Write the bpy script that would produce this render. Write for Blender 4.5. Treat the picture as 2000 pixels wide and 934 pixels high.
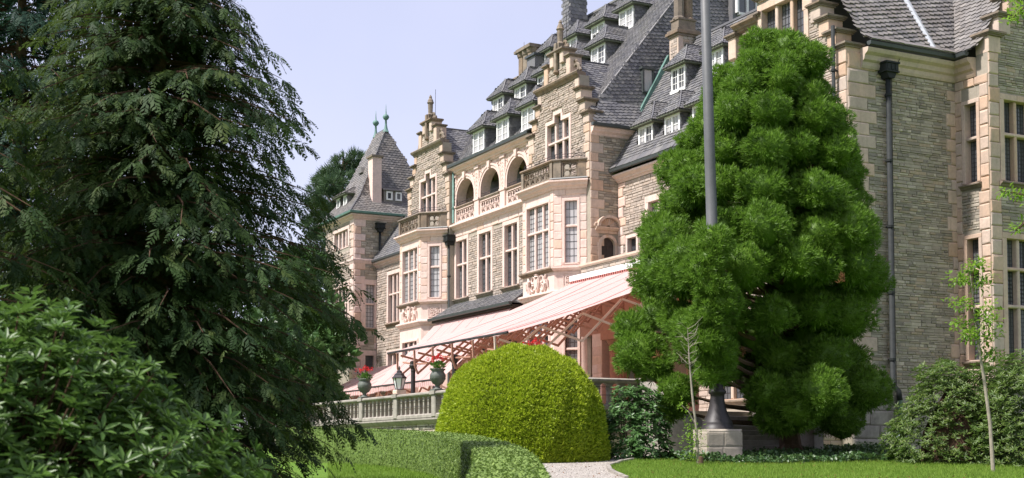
import bpy, math, random
import numpy as np
from mathutils import Matrix, Vector

for o in list(bpy.data.objects): bpy.data.objects.remove(o)
S = bpy.context.scene
C = S.collection

# ------------------------------------------------------------------ camera
TH, PITCH, FPX = math.radians(27.2), math.radians(3.3), 2670.0
cam_d = bpy.data.cameras.new('camera'); cam = bpy.data.objects.new('camera', cam_d); C.objects.link(cam)
cam_d.sensor_width = 36.0; cam_d.lens = 36.0*FPX/2000.0
cam_d.shift_y = 0.13452
cam_d.clip_start = 0.1; cam_d.clip_end = 3000
FWD = Vector((-math.cos(TH), math.sin(TH), 0)); RGT = Vector((math.sin(TH), math.cos(TH), 0))
look = FWD*math.cos(PITCH) + Vector((0, 0, math.sin(PITCH)))
cam.rotation_euler = look.to_track_quat('-Z', 'Y').to_euler()
cam.location = (0, 0, 0)
cam_d.dof.use_dof = True; cam_d.dof.focus_distance = 48.0; cam_d.dof.aperture_fstop = 3.6
S.camera = cam

# ------------------------------------------------------------------ light
SUN_AZ = Vector((-0.04, -1.0, 0)).normalized(); SUN_EL = math.radians(55)
to_sun = SUN_AZ*math.cos(SUN_EL) + Vector((0, 0, math.sin(SUN_EL)))
sd = bpy.data.lights.new('sun', 'SUN'); sd.energy = 4.1; sd.angle = math.radians(3.0); sd.color = (1.0, 0.945, 0.905)
sun = bpy.data.objects.new('sun', sd); C.objects.link(sun)
sun.rotation_euler = to_sun.to_track_quat('Z', 'Y').to_euler(); sun.location = (0, 0, 60)
W = bpy.data.worlds.new('World'); S.world = W; W.use_nodes = True
nt = W.node_tree; nt.nodes.clear()
sky = nt.nodes.new('ShaderNodeTexSky'); sky.sky_type = 'NISHITA'; sky.sun_disc = False
sky.sun_elevation = SUN_EL; sky.sun_rotation = math.atan2(to_sun.x, to_sun.y)
sky.air_density = 1.0; sky.dust_density = 2.0; sky.ozone_density = 3.0
# a veil of thin high cloud, even over the whole sky
tc = nt.nodes.new('ShaderNodeTexCoord'); nz = nt.nodes.new('ShaderNodeTexNoise'); nz.inputs['Scale'].default_value = 2.2; nz.inputs['Detail'].default_value = 5
vr = nt.nodes.new('ShaderNodeMapRange'); vr.inputs[1].default_value = .3; vr.inputs[2].default_value = .75; vr.inputs[3].default_value = .40; vr.inputs[4].default_value = .62
mixs = nt.nodes.new('ShaderNodeMix'); mixs.data_type = 'RGBA'
mixs.inputs[7].default_value = (6.6, 6.25, 7.75, 1)
bgn = nt.nodes.new('ShaderNodeBackground'); bgn.inputs['Strength'].default_value = 0.09
won = nt.nodes.new('ShaderNodeOutputWorld')
nt.links.new(tc.outputs['Generated'], nz.inputs['Vector']); nt.links.new(nz.outputs['Fac'], vr.inputs[0])
nt.links.new(vr.outputs[0], mixs.inputs[0]); nt.links.new(sky.outputs[0], mixs.inputs[6]); nt.links.new(mixs.outputs[2], bgn.inputs['Color']); nt.links.new(bgn.outputs[0], won.inputs['Surface'])
S.view_settings.view_transform = 'Standard'; S.view_settings.look = 'None'; S.view_settings.gamma = 1.0
S.view_settings.use_curve_mapping = False
S.view_settings.exposure = 0.95
S.render.engine = 'CYCLES'
S.cycles.max_bounces = 6; S.cycles.transparent_max_bounces = 8

# ------------------------------------------------------------------ helpers
RND = random.Random(7)
def tag(o, label=None, cat=None, group=None, kind=None):
    if label: o['label'] = label
    if cat: o['category'] = cat
    if group: o['group'] = group
    if kind: o['kind'] = kind
    return o
def thing(name, label, cat, loc=(0, 0, 0), group=None):
    o = bpy.data.objects.new(name, None); C.objects.link(o); o.location = loc; o.empty_display_size = .3
    return tag(o, label, cat, group)
def par(o, p):
    if p is not None:
        o.parent = p
        t = Vector(p.location) if p.type == 'EMPTY' else Vector((0, 0, 0))
        o.matrix_parent_inverse = Matrix.Translation(-t)
    return o
def V3(p): return Vector(p)

class Fr:                       # a wall plane: u along it, d outward from it, z up
    def __init__(s, o, u, n): s.o, s.u, s.n = Vector(o), Vector(u).normalized(), Vector(n).normalized()
    def p(s, u, d, z): return s.o + s.u*u + s.n*d + Vector((0, 0, z))
def FA(y): return Fr((0, y, 0), (1, 0, 0), (0, -1, 0))       # wall along the facade, u = world X
def FX(x): return Fr((x, 0, 0), (0, 1, 0), (1, 0, 0))        # return wall facing +X, u = world Y
WORLD = Fr((0, 0, 0), (1, 0, 0), (0, 1, 0))

class MB:
    def __init__(s): s.v = []; s.f = []; s.r = []; s.m = []; s.mi = 0; s.rv = None
    def poly(s, pts):
        i = len(s.v); s.v += [tuple(p) for p in pts]; s.f.append(tuple(range(i, i+len(pts))))
        s.r.append(RND.random() if s.rv is None else s.rv); s.m.append(s.mi); return s
    def idx(s, pts, faces):
        i = len(s.v); s.v += [tuple(p) for p in pts]; r = RND.random() if s.rv is None else s.rv
        for f in faces: s.f.append(tuple(i+k for k in f)); s.r.append(r); s.m.append(s.mi)
        return s
    def box(s, fr, u0, u1, d0, d1, z0, z1):
        P = [fr.p(u, d, z) for z in (z0, z1) for d in (d0, d1) for u in (u0, u1)]
        return s.idx(P, [(0, 1, 3, 2), (4, 6, 7, 5), (0, 4, 5, 1), (2, 3, 7, 6), (0, 2, 6, 4), (1, 5, 7, 3)])
    def cbox(s, fr, u0, u1, d0, d1, z0, z1, c=.02):          # box with the outer edges chamfered
        P = [fr.p(u0, d0, z0), fr.p(u1, d0, z0), fr.p(u1, d0, z1), fr.p(u0, d0, z1),
             fr.p(u0, d1-c, z0), fr.p(u1, d1-c, z0), fr.p(u1, d1-c, z1), fr.p(u0, d1-c, z1),
             fr.p(u0+c, d1, z0+c), fr.p(u1-c, d1, z0+c), fr.p(u1-c, d1, z1-c), fr.p(u0+c, d1, z1-c)]
        F = [(0, 3, 2, 1), (8, 9, 10, 11)]
        for k in range(4): F += [(k, (k+1) % 4, 4+(k+1) % 4, 4+k), (4+k, 4+(k+1) % 4, 8+(k+1) % 4, 8+k)]
        return s.idx(P, F)
    def prism(s, fr, pts, d0, d1):
        n = len(pts); P = [fr.p(u, d0, z) for u, z in pts] + [fr.p(u, d1, z) for u, z in pts]
        return s.idx(P, [tuple(range(n)), tuple(range(n, 2*n))] + [(k, (k+1) % n, n+(k+1) % n, n+k) for k in range(n)])
    def prof(s, fr, u0, u1, pts, m0=0, m1=0):                # moulding: profile (d,z) run along u, mitred ends
        n = len(pts); P = [fr.p(u0-m0*d, d, z) for d, z in pts] + [fr.p(u1+m1*d, d, z) for d, z in pts]
        return s.idx(P, [tuple(range(n)), tuple(range(n, 2*n))] + [(k, (k+1) % n, n+(k+1) % n, n+k) for k in range(n)])
    def tube(s, path, rad, n=6, cap=True):
        path = [Vector(p) for p in path]; R = rad if isinstance(rad, (list, tuple)) else [rad]*len(path)
        P = []; a = None
        for i, p in enumerate(path):
            t = (path[min(i+1, len(path)-1)] - path[max(i-1, 0)]).normalized()
            if a is None:
                a = t.cross(Vector((0, 0, 1)));
                if a.length < .05: a = t.cross(Vector((1, 0, 0)))
            a = (a - t*a.dot(t)).normalized(); b = t.cross(a)
            for k in range(n):
                q = 2*math.pi*(k+.5)/n; P.append(p + (a*math.cos(q)+b*math.sin(q))*R[i])
        F = []
        for i in range(len(path)-1):
            for k in range(n): F.append((i*n+k, i*n+(k+1) % n, (i+1)*n+(k+1) % n, (i+1)*n+k))
        if cap: F += [tuple(range(n)), tuple(range((len(path)-1)*n, len(path)*n))]
        return s.idx(P, F)
    def lathe(s, c, prof, n=12, sx=1, flute=0):
        c = Vector(c); P = []; F = []
        for r, z in prof:
            for k in range(n):
                q = 2*math.pi*k/n; rr = r*(1-flute*(k % 2)); P.append(c + Vector((rr*math.cos(q)*sx, rr*math.sin(q), z)))
        for i in range(len(prof)-1):
            for k in range(n): F.append((i*n+k, i*n+(k+1) % n, (i+1)*n+(k+1) % n, (i+1)*n+k))
        F += [tuple(range(n)), tuple(range((len(prof)-1)*n, len(prof)*n))]
        return s.idx(P, F)
    def ring(s, c, a, b, r, tr, t0=0, t1=2*math.pi, seg=8, n=4, ry=None):   # arc of a torus in plane a,b
        c, a, b = Vector(c), Vector(a), Vector(b); ry = ry or r
        return s.tube([c + a*math.cos(t0+(t1-t0)*k/seg)*r + b*math.sin(t0+(t1-t0)*k/seg)*ry for k in range(seg+1)], tr, n)
    def build(s, name, mat, parent=None, smooth=False, kind=None, label=None):
        me = bpy.data.meshes.new(name); me.from_pydata(s.v, [], s.f); me.update()
        mats = mat if isinstance(mat, (list, tuple)) else [mat]
        for m in mats: me.materials.append(m)
        if len(mats) > 1: me.polygons.foreach_set('material_index', s.m)
        at = me.attributes.new('rnd', 'FLOAT', 'FACE'); at.data.foreach_set('value', s.r)
        if smooth: me.polygons.foreach_set('use_smooth', [True]*len(me.polygons))
        o = bpy.data.objects.new(name, me); C.objects.link(o); par(o, parent)
        return tag(o, label, kind=kind)

def fast(name, V, F, mat, parent=None, rnd=None, kind=None, smooth=False):   # big mesh from numpy arrays
    me = bpy.data.meshes.new(name); nv, (nf, k) = len(V), F.shape
    me.vertices.add(nv); me.vertices.foreach_set('co', np.ascontiguousarray(V, dtype=np.float32).ravel())
    me.loops.add(nf*k); me.loops.foreach_set('vertex_index', np.ascontiguousarray(F, dtype=np.int32).ravel())
    me.polygons.add(nf); me.polygons.foreach_set('loop_start', np.arange(0, nf*k, k, dtype=np.int32))
    if smooth: me.polygons.foreach_set('use_smooth', np.ones(nf, dtype=bool))
    me.materials.append(mat); me.update(calc_edges=True)
    if rnd is not None:
        at = me.attributes.new('rnd', 'FLOAT', 'FACE'); at.data.foreach_set('value', np.ascontiguousarray(rnd, dtype=np.float32))
    o = bpy.data.objects.new(name, me); C.objects.link(o); par(o, parent)
    return tag(o, kind=kind)

# ------------------------------------------------------------------ materials
class M:
    def __init__(s, name, rough=.8, spec=.3):
        s.m = bpy.data.materials.new(name); s.m.use_nodes = True; s.t = s.m.node_tree; s.b = s.t.nodes['Principled BSDF']
        s.b.inputs['Roughness'].default_value = rough; s.b.inputs['Specular IOR Level'].default_value = spec
    def n(s, t, **k):
        x = s.t.nodes.new('ShaderNode'+t)
        for a, b in k.items(): setattr(x, a, b)
        return x
    def l(s, a, b): s.t.links.new(a, b)
    def noise(s, scale, detail=4, rough=.6, vec=None, stretch=None):
        z = s.n('TexNoise'); z.inputs['Scale'].default_value = scale; z.inputs['Detail'].default_value = detail; z.inputs['Roughness'].default_value = rough
        g = s.n('NewGeometry')
        if stretch:
            mp = s.n('Mapping'); mp.inputs['Scale'].default_value = stretch; s.l(g.outputs['Position'], mp.inputs['Vector']); s.l(mp.outputs[0], z.inputs['Vector'])
        else: s.l(g.outputs['Position'], z.inputs['Vector'])
        return z.outputs['Fac']
    def rnd(s):
        a = s.n('Attribute'); a.attribute_name = 'rnd'; o = s.n('ObjectInfo'); ad = s.n('Math', operation='ADD'); fr = s.n('Math', operation='FRACT')
        s.l(a.outputs['Fac'], ad.inputs[0]); s.l(o.outputs['Random'], ad.inputs[1]); s.l(ad.outputs[0], fr.inputs[0]); return fr.outputs[0]
    def ramp(s, fac, cols, const=False):
        r = s.n('ValToRGB'); e = r.color_ramp.elements
        if const: r.color_ramp.interpolation = 'CONSTANT'
        while len(e) < len(cols): e.new(.5)
        for i, c in enumerate(cols):
            if len(c) == 4: e[i].position = c[0]; c = c[1:]
            else: e[i].position = i/(len(cols)-1 if not const else len(cols))
            e[i].color = (*c, 1)
        s.l(fac, r.inputs[0]); return r.outputs[0]
    def mix(s, f, a, b, mode='MIX'):
        x = s.n('Mix', data_type='RGBA', blend_type=mode)
        for i, v in ((0, f), (6, a), (7, b)):
            if hasattr(v, 'links'): s.l(v, x.inputs[i])
            else: x.inputs[i].default_value = v if i == 0 else (*v, 1)
        return x.outputs[2]
    def mr(s, f, a, b, c, d):
        x = s.n('MapRange')
        s.l(f, x.inputs[0])
        for i, v in enumerate((a, b, c, d)): x.inputs[i+1].default_value = v
        return x.outputs[0]
    def col(s, c):
        if hasattr(c, 'links'): s.l(c, s.b.inputs['Base Color'])
        else: s.b.inputs['Base Color'].default_value = (*c, 1)
        return s
    def bump(s, h, st=.3, dist=.02):
        b = s.n('Bump'); b.inputs['Strength'].default_value = st; b.inputs['Distance'].default_value = dist; s.l(h, b.inputs['Height']); s.l(b.outputs[0], s.b.inputs['Normal']); return s

def stone_mat(name, cols, stain, rough=.9, sc=1.6, amt=.55, bst=.5):
    m = M(name, rough, .2); base = m.ramp(m.rnd(), cols)
    n1 = m.noise(sc, 6, .65); n2 = m.noise(9, 5, .7); n3 = m.noise(2.2, 4, .6, stretch=(2.5, 2.5, .35))
    c = m.mix(m.mr(n1, .42, .72, 0, amt), base, stain); c = m.mix(m.mr(n2, .35, .75, 0, .45), c, m.mix(.5, c, (.1, .085, .07)))
    c = m.mix(m.mr(n3, .52, .78, 0, .4), c, m.mix(.62, c, (.12, .1, .085)))
    m.col(c); m.bump(m.noise(28, 6, .75), bst, .012); return m.m
def flat_mat(name, col, rough=.6, spec=.4, var=.25, sc=3, bst=.1, metal=0):
    m = M(name, rough, spec); n = m.noise(sc, 5, .65); m.col(m.mix(m.mr(n, .3, .75, 0, 1), col, tuple(c*(1-var) for c in col))); m.bump(m.noise(25, 4), bst, .01)
    m.b.inputs['Metallic'].default_value = metal; return m.m
def leaf_mat(name, cols, rough=.5, spec=.35, trans=.25, tcol=None, big=.5):
    m = M(name, rough, spec); base = m.ramp(m.rnd(), cols)
    n1 = m.noise(big, 3); c = m.mix(m.mr(n1, .35, .7, 0, .35), base, tuple(x*.62 for x in cols[len(cols)//2][-3:])); m.col(c)
    tr = m.n('BsdfTranslucent'); mx = m.n('MixShader'); mx.inputs[0].default_value = trans
    m.l(m.mix(.6, c, tcol or tuple(min(1, x*1.6) for x in cols[-1][-3:])), tr.inputs['Color'])
    m.l(m.b.outputs[0], mx.inputs[1]); m.l(tr.outputs[0], mx.inputs[2]); m.l(mx.outputs[0], m.t.nodes['Material Output'].inputs['Surface'])
    return m.m

RUB = stone_mat('rubble', [(0.389, 0.32, 0.27), (0.483, 0.405, 0.343), (0.326, 0.275, 0.24), (0.557, 0.465, 0.392), (0.42, 0.355, 0.309), (0.493, 0.39, 0.314), (0.367, 0.31, 0.27)], (.26, .23, .2), amt=.4)
RUB_SHADE = stone_mat('rubble_grey_shade', [(.32, .28, .225), (.44, .39, .315), (.225, .203, .172), (.56, .495, .40), (.35, .312, .26), (.44, .345, .25), (.27, .245, .208), (.40, .355, .29), (.49, .44, .37)], (.19, .172, .145), amt=.5)  # same rubble with shade put into the colour, for return walls and terrace
MORT = stone_mat('mortar', [(.36, .32, .26), (.36, .32, .26)], (.24, .215, .175))
ASH = stone_mat('sandstone', [(0.68, 0.511, 0.454), (0.731, 0.579, 0.521), (0.659, 0.473, 0.396), (0.628, 0.511, 0.463), (0.752, 0.589, 0.521), (0.649, 0.444, 0.328), (0.711, 0.55, 0.492)], (.50, .40, .33), amt=.5, bst=.35)
ASHM = stone_mat('sandstone_plain', [(0.68, 0.521, 0.463), (0.721, 0.555, 0.492)], (.54, .435, .375), amt=.5, bst=.35)
QUO = stone_mat('quoin_stone', [(0.546, 0.426, 0.344), (0.63, 0.495, 0.407), (0.578, 0.396, 0.281), (0.514, 0.421, 0.354), (0.651, 0.505, 0.412), (0.557, 0.376, 0.257), (0.578, 0.455, 0.373)], (.38, .32, .27), amt=.6, bst=.4)
OLD = stone_mat('weathered_stone', [(.22, .178, .138), (.28, .232, .18), (.25, .178, .12), (.20, .168, .138)], (.1, .086, .074), amt=.85, sc=3, bst=.6)
GRY = stone_mat('grey_stone', [(.31, .285, .25), (.36, .33, .285)], (.14, .13, .115), amt=.7, sc=3)
RED = stone_mat('red_sandstone', [(.42, .22, .16), (.47, .25, .18), (.38, .20, .145)], (.28, .16, .12), amt=.4)
m = M('slate', .5, .42); c = m.ramp(m.rnd(), [(.115, .115, .125), (.16, .158, .165), (.085, .085, .095), (.20, .195, .19), (.13, .125, .13)]); n1 = m.noise(1.3, 5); n2 = m.noise(14, 4)
c = m.mix(m.mr(n1, .45, .75, 0, .5), c, (.17, .16, .14)); m.col(m.mix(m.mr(n2, .4, .8, 0, .35), c, (.06, .06, .065))); m.bump(m.noise(40, 4), .3, .006); SLATE = m.m
m = M('old_slate', .55, .4); c = m.ramp(m.rnd(), [(.145, .135, .13), (.19, .178, .168), (.10, .096, .095), (.235, .22, .205)]); n1 = m.noise(1.1, 5); c = m.mix(m.mr(n1, .42, .7, 0, .55), c, (.17, .145, .12)); m.col(c); m.bump(m.noise(40, 4), .3, .006); OSLATE = m.m
COPPER = flat_mat('copper_green', (.13, .245, .21), .6, .4, .5, 4)
ZINC = flat_mat('dark_zinc', (.06, .07, .07), .45, .5, .4, 5)
BRIGHTZ = flat_mat('bright_zinc', (.48, .5, .52), .35, .6, .3, 5)
PIPE = flat_mat('pipe_paint', (.028, .032, .032), .65, .2, .4, 6)
IRON = flat_mat('iron_black', (.035, .03, .03), .5, .4, .4, 6)
WHITE = flat_mat('white_paint', (.78, .77, .75), .5, .4, .12, 4)
PIPEBLUE = flat_mat('blue_grey_pipe', (.28, .36, .38), .5, .4, .2, 6)
WOODD = flat_mat('dark_wood', (.06, .045, .04), .6, .3, .4, 8)
TAN = flat_mat('cream_plaster', (.56, .46, .34), .9, .2, .3, 2)
SOFF = flat_mat('dormer_soffit', (.14, .155, .11), .8, .2, .4, 5)
POLE = flat_mat('pole_grey', (.11, .113, .117), .55, .4, .25, 3)
ARM = flat_mat('awning_arm', (.62, .5, .42), .5, .4, .2, 4)
ARMR = flat_mat('awning_arm_red', (.40, .21, .15), .55, .35, .3, 4)
URN = flat_mat('urn_metal', (.12, .135, .115), .6, .4, .45, 6)
m = M('glass', .06, .6); m.col(m.ramp(m.rnd(), [(.05, .053, .06), (.09, .095, .105), (.07, .073, .08), (.16, .16, .165), (.08, .085, .09)])); m.bump(m.noise(7, 2), .06, .02); GLASS = m.m
m = M('curtain_glass', .12, .5); m.col(m.ramp(m.noise(3.0, 2, stretch=(9, 9, .2)), [(.20, .20, .21), (.42, .41, .41), (.28, .28, .29)])); CURT = m.m
LEAD = flat_mat('lead', (.045, .045, .05), .6, .3, .2)
m = M('milky_glass', .3, .5); m.col((.78, .78, .8)); MILK = m.m
def awning_mat(name, per, off):
    m = M(name, .85, .15); g = m.n('NewGeometry'); sp = m.n('SeparateXYZ'); m.l(g.outputs['Position'], sp.inputs[0])
    mu = m.n('Math', operation='MULTIPLY'); mu.inputs[1].default_value = 1/per; m.l(sp.outputs['X'], mu.inputs[0]); fr = m.n('Math', operation='FRACT'); m.l(mu.outputs[0], fr.inputs[0])
    lt = m.n('Math', operation='LESS_THAN'); lt.inputs[1].default_value = off; m.l(fr.outputs[0], lt.inputs[0])
    c = m.mix(lt.outputs[0], (.68, .55, .52), (.56, .33, .31)); c = m.mix(m.mr(m.noise(.8, 4), .4, .7, 0, .25), c, (.58, .46, .43)); m.col(c)
    tr = m.n('BsdfTranslucent'); mx = m.n('MixShader'); mx.inputs[0].default_value = .36; m.l(m.mix(.7, c, (.70, .38, .30)), tr.inputs['Color'])
    m.l(m.b.outputs[0], mx.inputs[1]); m.l(tr.outputs[0], mx.inputs[2]); m.l(mx.outputs[0], m.t.nodes['Material Output'].inputs['Surface']); m.bump(m.noise(1.4, 3, stretch=(2.5, .4, .4)), .5, .08)
    return m.m
AWN = awning_mat('awning_stripe', .22, .44); AWN2 = awning_mat('awning_wide_stripe', .36, .5)
m = M('grass_ground', .9, .15); n1 = m.noise(.6, 5); n2 = m.noise(30, 4); c = m.mix(m.mr(n1, .35, .7, 0, 1), (.10, .20, .022), (.15, .24, .03)); m.col(m.mix(m.mr(n2, .3, .7, 0, .6), c, (.05, .105, .015))); m.bump(n2, .8, .05); GRASSG = m.m
m = M('gravel', .95, .15); n1 = m.noise(.9, 5); n2 = m.noise(60, 5, .8); c = m.mix(m.mr(n1, .4, .7, 0, 1), (.49, .46, .415), (.43, .40, .36)); m.col(m.mix(m.mr(n2, .35, .7, 0, .7), c, (.2, .165, .13))); m.bump(n2, 1, .03); GRAV = m.m
GRAIN = stone_mat('gravel_grain', [(.40, .375, .34), (.52, .49, .45), (.58, .55, .51)], (.36, .34, .31))
SOIL = flat_mat('soil', (.07, .05, .035), .95, .1, .4, 6, .8)
PAVE = stone_mat('paving', [(.38, .33, .27), (.42, .37, .3)], (.28, .24, .2))
BARK = flat_mat('bark', (.13, .085, .055), .9, .15, .5, 9, .9)
BARKG = flat_mat('pale_bark', (.34, .30, .24), .85, .2, .35, 9, .5)
TWIG = flat_mat('twig', (.10, .06, .04), .9, .1, .4, 9)
CRYP = leaf_mat('cryptomeria_needles', [(0.067, 0.144, 0.014), (0.105, 0.207, 0.02), (0.16, 0.288, 0.03), (0.084, 0.171, 0.018)], .5, .3, .4)
HEML = leaf_mat('conifer_sprays', [(0.012, 0.032, 0.01), (0.021, 0.05, 0.013), (0.037, 0.074, 0.016), (0.059, 0.087, 0.018)], .65, .2, .32)
HEML2 = leaf_mat('blue_conifer_sprays', [(0.009, 0.033, 0.022), (0.017, 0.05, 0.031), (0.027, 0.066, 0.036)], .65, .2, .32)
YEW = leaf_mat('golden_yew', [(.20, .28, .014), (.30, .39, .02), (.43, .51, .035), (.23, .32, .018)], .5, .3, .35)
BOX = leaf_mat('hedge_leaves', [(0.104, 0.168, 0.034), (0.146, 0.222, 0.048), (0.201, 0.282, 0.066), (0.116, 0.186, 0.042)], .55, .25, .12)
RHOD = leaf_mat('rhododendron_leaf', [(.038, .088, .013), (.06, .13, .018), (.095, .18, .027), (.047, .108, .018), (.08, .145, .03)], .42, .35, .3)
RHOB = leaf_mat('rhododendron_leaf_dull', [(.055, .105, .018), (.085, .15, .024), (.12, .165, .035), (.065, .12, .024)], .45, .35, .3)
HYDR = leaf_mat('broad_leaf', [(.05, .12, .03), (.075, .16, .045), (.10, .19, .06)], .42, .45, .25)
SAPL = leaf_mat('sapling_leaf', [(.09, .19, .02), (.14, .26, .026), (.20, .33, .036)], .45, .35, .42)
IVY = leaf_mat('ivy_leaf', [(.03, .075, .022), (.05, .11, .03), (.08, .14, .04)], .42, .45, .2)
PINE = leaf_mat('pine_needles', [(.035, .07, .035), (.05, .095, .045), (.075, .12, .05)], .6, .25, .2)
GRASSB = leaf_mat('grass_blade', [(.12, .215, .024), (.165, .27, .032), (.21, .305, .05), (.14, .235, .03)], .6, .2, .35, None, .9)
DRYL = leaf_mat('dry_leaf', [(.16, .07, .03), (.22, .11, .05), (.12, .06, .03)], .8, .1, .2)
GERA = leaf_mat('geranium_flower', [(.55, .02, .02), (.7, .04, .04), (.6, .03, .06)], .6, .2, .25, (.8, .05, .05))
GERL = leaf_mat('geranium_leaf', [(.05, .13, .02), (.09, .19, .03)], .5, .3, .25)

# ------------------------------------------------------------------ masonry
def sub(ints, a, b):
    out = []
    for x, y in ints:
        if b <= x or a >= y: out.append((x, y)); continue
        if a > x: out.append((x, a))
        if b < y: out.append((b, y))
    return out
def courses(rects, blocked, hr, wr, seed):
    """lay irregular stones over the union of rects, leaving out the blocked rectangles"""
    R = random.Random(seed); out = []
    z = min(r[2] for r in rects); ztop = max(r[3] for r in rects)
    while z < ztop-.02:
        h = R.uniform(*hr); z1 = min(z+h, ztop)
        if ztop-z1 < hr[0]*.6: z1 = ztop
        zm = (z+z1)/2; ints = []
        for a, b, c, d in rects:
            if c <= zm < d: ints.append((a, b))
        for a, b, c, d in blocked:
            if c < z1-.01 and d > z+.01: ints = sub(ints, a, b)
        for a, b in ints:
            u = a
            while u < b-.03:
                w = R.uniform(*wr); u1 = u+w
                if b-u1 < wr[0]*.7: u1 = b
                if u1-u > 1.4*wr[1]: u1 = (u+b)/2
                out.append((u, u1, z, z1)); u = u1
        z = z1
    return out
def stone_mesh(k):
    R = random.Random(k); j = lambda a: R.uniform(-a, a)
    P = [(0, 0, 0), (1, 0, 0), (1, 0, 1), (0, 0, 1)] + [(x+j(.02), .72, y+j(.03)) for x, y in ((.015, .04), (.985, .04), (.985, .96), (.015, .96))] + [(x+j(.03), 1+j(.2), y+j(.05)) for x, y in ((.06, .13), (.94, .13), (.94, .87), (.06, .87))]
    F = [(8, 9, 10, 11)]
    for q in range(4): F += [(q, (q+1) % 4, 4+(q+1) % 4, 4+q), (4+q, 4+(q+1) % 4, 8+(q+1) % 4, 8+q)]
    return P, F
SM = [stone_mesh(k) for k in range(6)]
SMESH = {}
def shared(mat, k):
    key = (mat.name, k)
    if key not in SMESH:
        me = bpy.data.meshes.new('stone_block'); me.from_pydata(*[SM[k][0], [], SM[k][1]]); me.materials.append(mat); SMESH[key] = me
    return SMESH[key]
COUNT = {}
def lay(fr, stones, mat, parent, name, proud=(.02, .05), joint=.012, parts=300, stuff=None, base=0.0, seed=1):
    """first `parts` largest stones as objects of their own, the others joined"""
    R = random.Random(seed); key = (parent.name, name); left = max(0, parts-COUNT.get(key, 0))
    stones = sorted(stones, key=lambda s: -(s[1]-s[0])*(s[3]-s[2])); n = min(left, len(stones)); COUNT[key] = COUNT.get(key, 0)+n
    for u0, u1, z0, z1 in stones[:n]:
        k = R.randrange(6); o = bpy.data.objects.new(name, shared(mat, k)); C.objects.link(o); par(o, parent)
        A = fr.p(u0+joint/2, base, z0+joint/2); du = fr.u*(u1-u0-joint); dd = fr.n*R.uniform(*proud); dz = Vector((0, 0, z1-z0-joint))
        o.matrix_basis = Matrix(((du.x, dd.x, dz.x, A.x), (du.y, dd.y, dz.y, A.y), (du.z, dd.z, dz.z, A.z), (0, 0, 0, 1)))
    if len(stones) > n:
        mb = MB()
        for u0, u1, z0, z1 in stones[n:]:
            P, F = SM[R.randrange(6)]; a, b, q = u0+joint/2, u1-u0-joint, R.uniform(*proud); c, d = z0+joint/2, z1-z0-joint
            mb.rv = R.random(); mb.idx([fr.p(a+x*b, base+y*q, c+z*d) for x, y, z in P], F)
        mb.build(stuff or name+'_courses', mat, parent, kind='stuff')
def wall(mb, fr, rects, holes, d0=-.35, d1=0.0):
    holes = [(a-.035, b+.035, c-.035, d+.035) for a, b, c, d in holes]      # the surrounds close the gap
    us = sorted({round(x, 4) for r in rects+holes for x in r[:2]}); zs = sorted({round(x, 4) for r in rects+holes for x in r[2:]})
    ins = lambda u, z: any(a < u < b and c < z < d for a, b, c, d in rects) and not any(a < u < b and c < z < d for a, b, c, d in holes)
    G = [[ins((us[i]+us[i+1])/2, (zs[j]+zs[j+1])/2) for j in range(len(zs)-1)] for i in range(len(us)-1)]
    g = lambda i, j: 0 <= i < len(us)-1 and 0 <= j < len(zs)-1 and G[i][j]
    for i in range(len(us)-1):
        for j in range(len(zs)-1):
            if not G[i][j]: continue
            a, b, c, d = us[i], us[i+1], zs[j], zs[j+1]
            mb.poly([fr.p(a, d1, c), fr.p(b, d1, c), fr.p(b, d1, d), fr.p(a, d1, d)]); mb.poly([fr.p(a, d0, c), fr.p(b, d0, c), fr.p(b, d0, d), fr.p(a, d0, d)])
            if not g(i-1, j): mb.poly([fr.p(a, d0, c), fr.p(a, d1, c), fr.p(a, d1, d), fr.p(a, d0, d)])
            if not g(i+1, j): mb.poly([fr.p(b, d0, c), fr.p(b, d1, c), fr.p(b, d1, d), fr.p(b, d0, d)])
            if not g(i, j-1): mb.poly([fr.p(a, d0, c), fr.p(b, d0, c), fr.p(b, d1, c), fr.p(a, d1, c)])
            if not g(i, j+1): mb.poly([fr.p(a, d0, d), fr.p(b, d0, d), fr.p(b, d1, d), fr.p(a, d1, d)])
    return mb
def quoins(fr, u, side, z0, z1, parent, mat=None, h=.42, wl=.62, ws=.38, proud=(.045, .06), seed=3, flip=0, wcap=9):
    """alternating corner blocks from u towards side"""
    st = []; z = z0; k = flip; R = random.Random(seed)
    while z < z1-.05:
        zz = min(z+h*R.uniform(.85, 1.15), z1)
        if z1-zz < h*.4: zz = z1
        w = min((wl if k % 2 else ws)*R.uniform(.93, 1.07), wcap); st.append((u, u+w, z, zz) if side > 0 else (u-w, u, z, zz)); z = zz; k += 1
    lay(fr, st, mat or QUO, parent, 'quoin', proud, .008, 300, seed=seed)
    return [(s[0]-.005, s[1]+.005, s[2], s[3]) for s in st]
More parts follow.
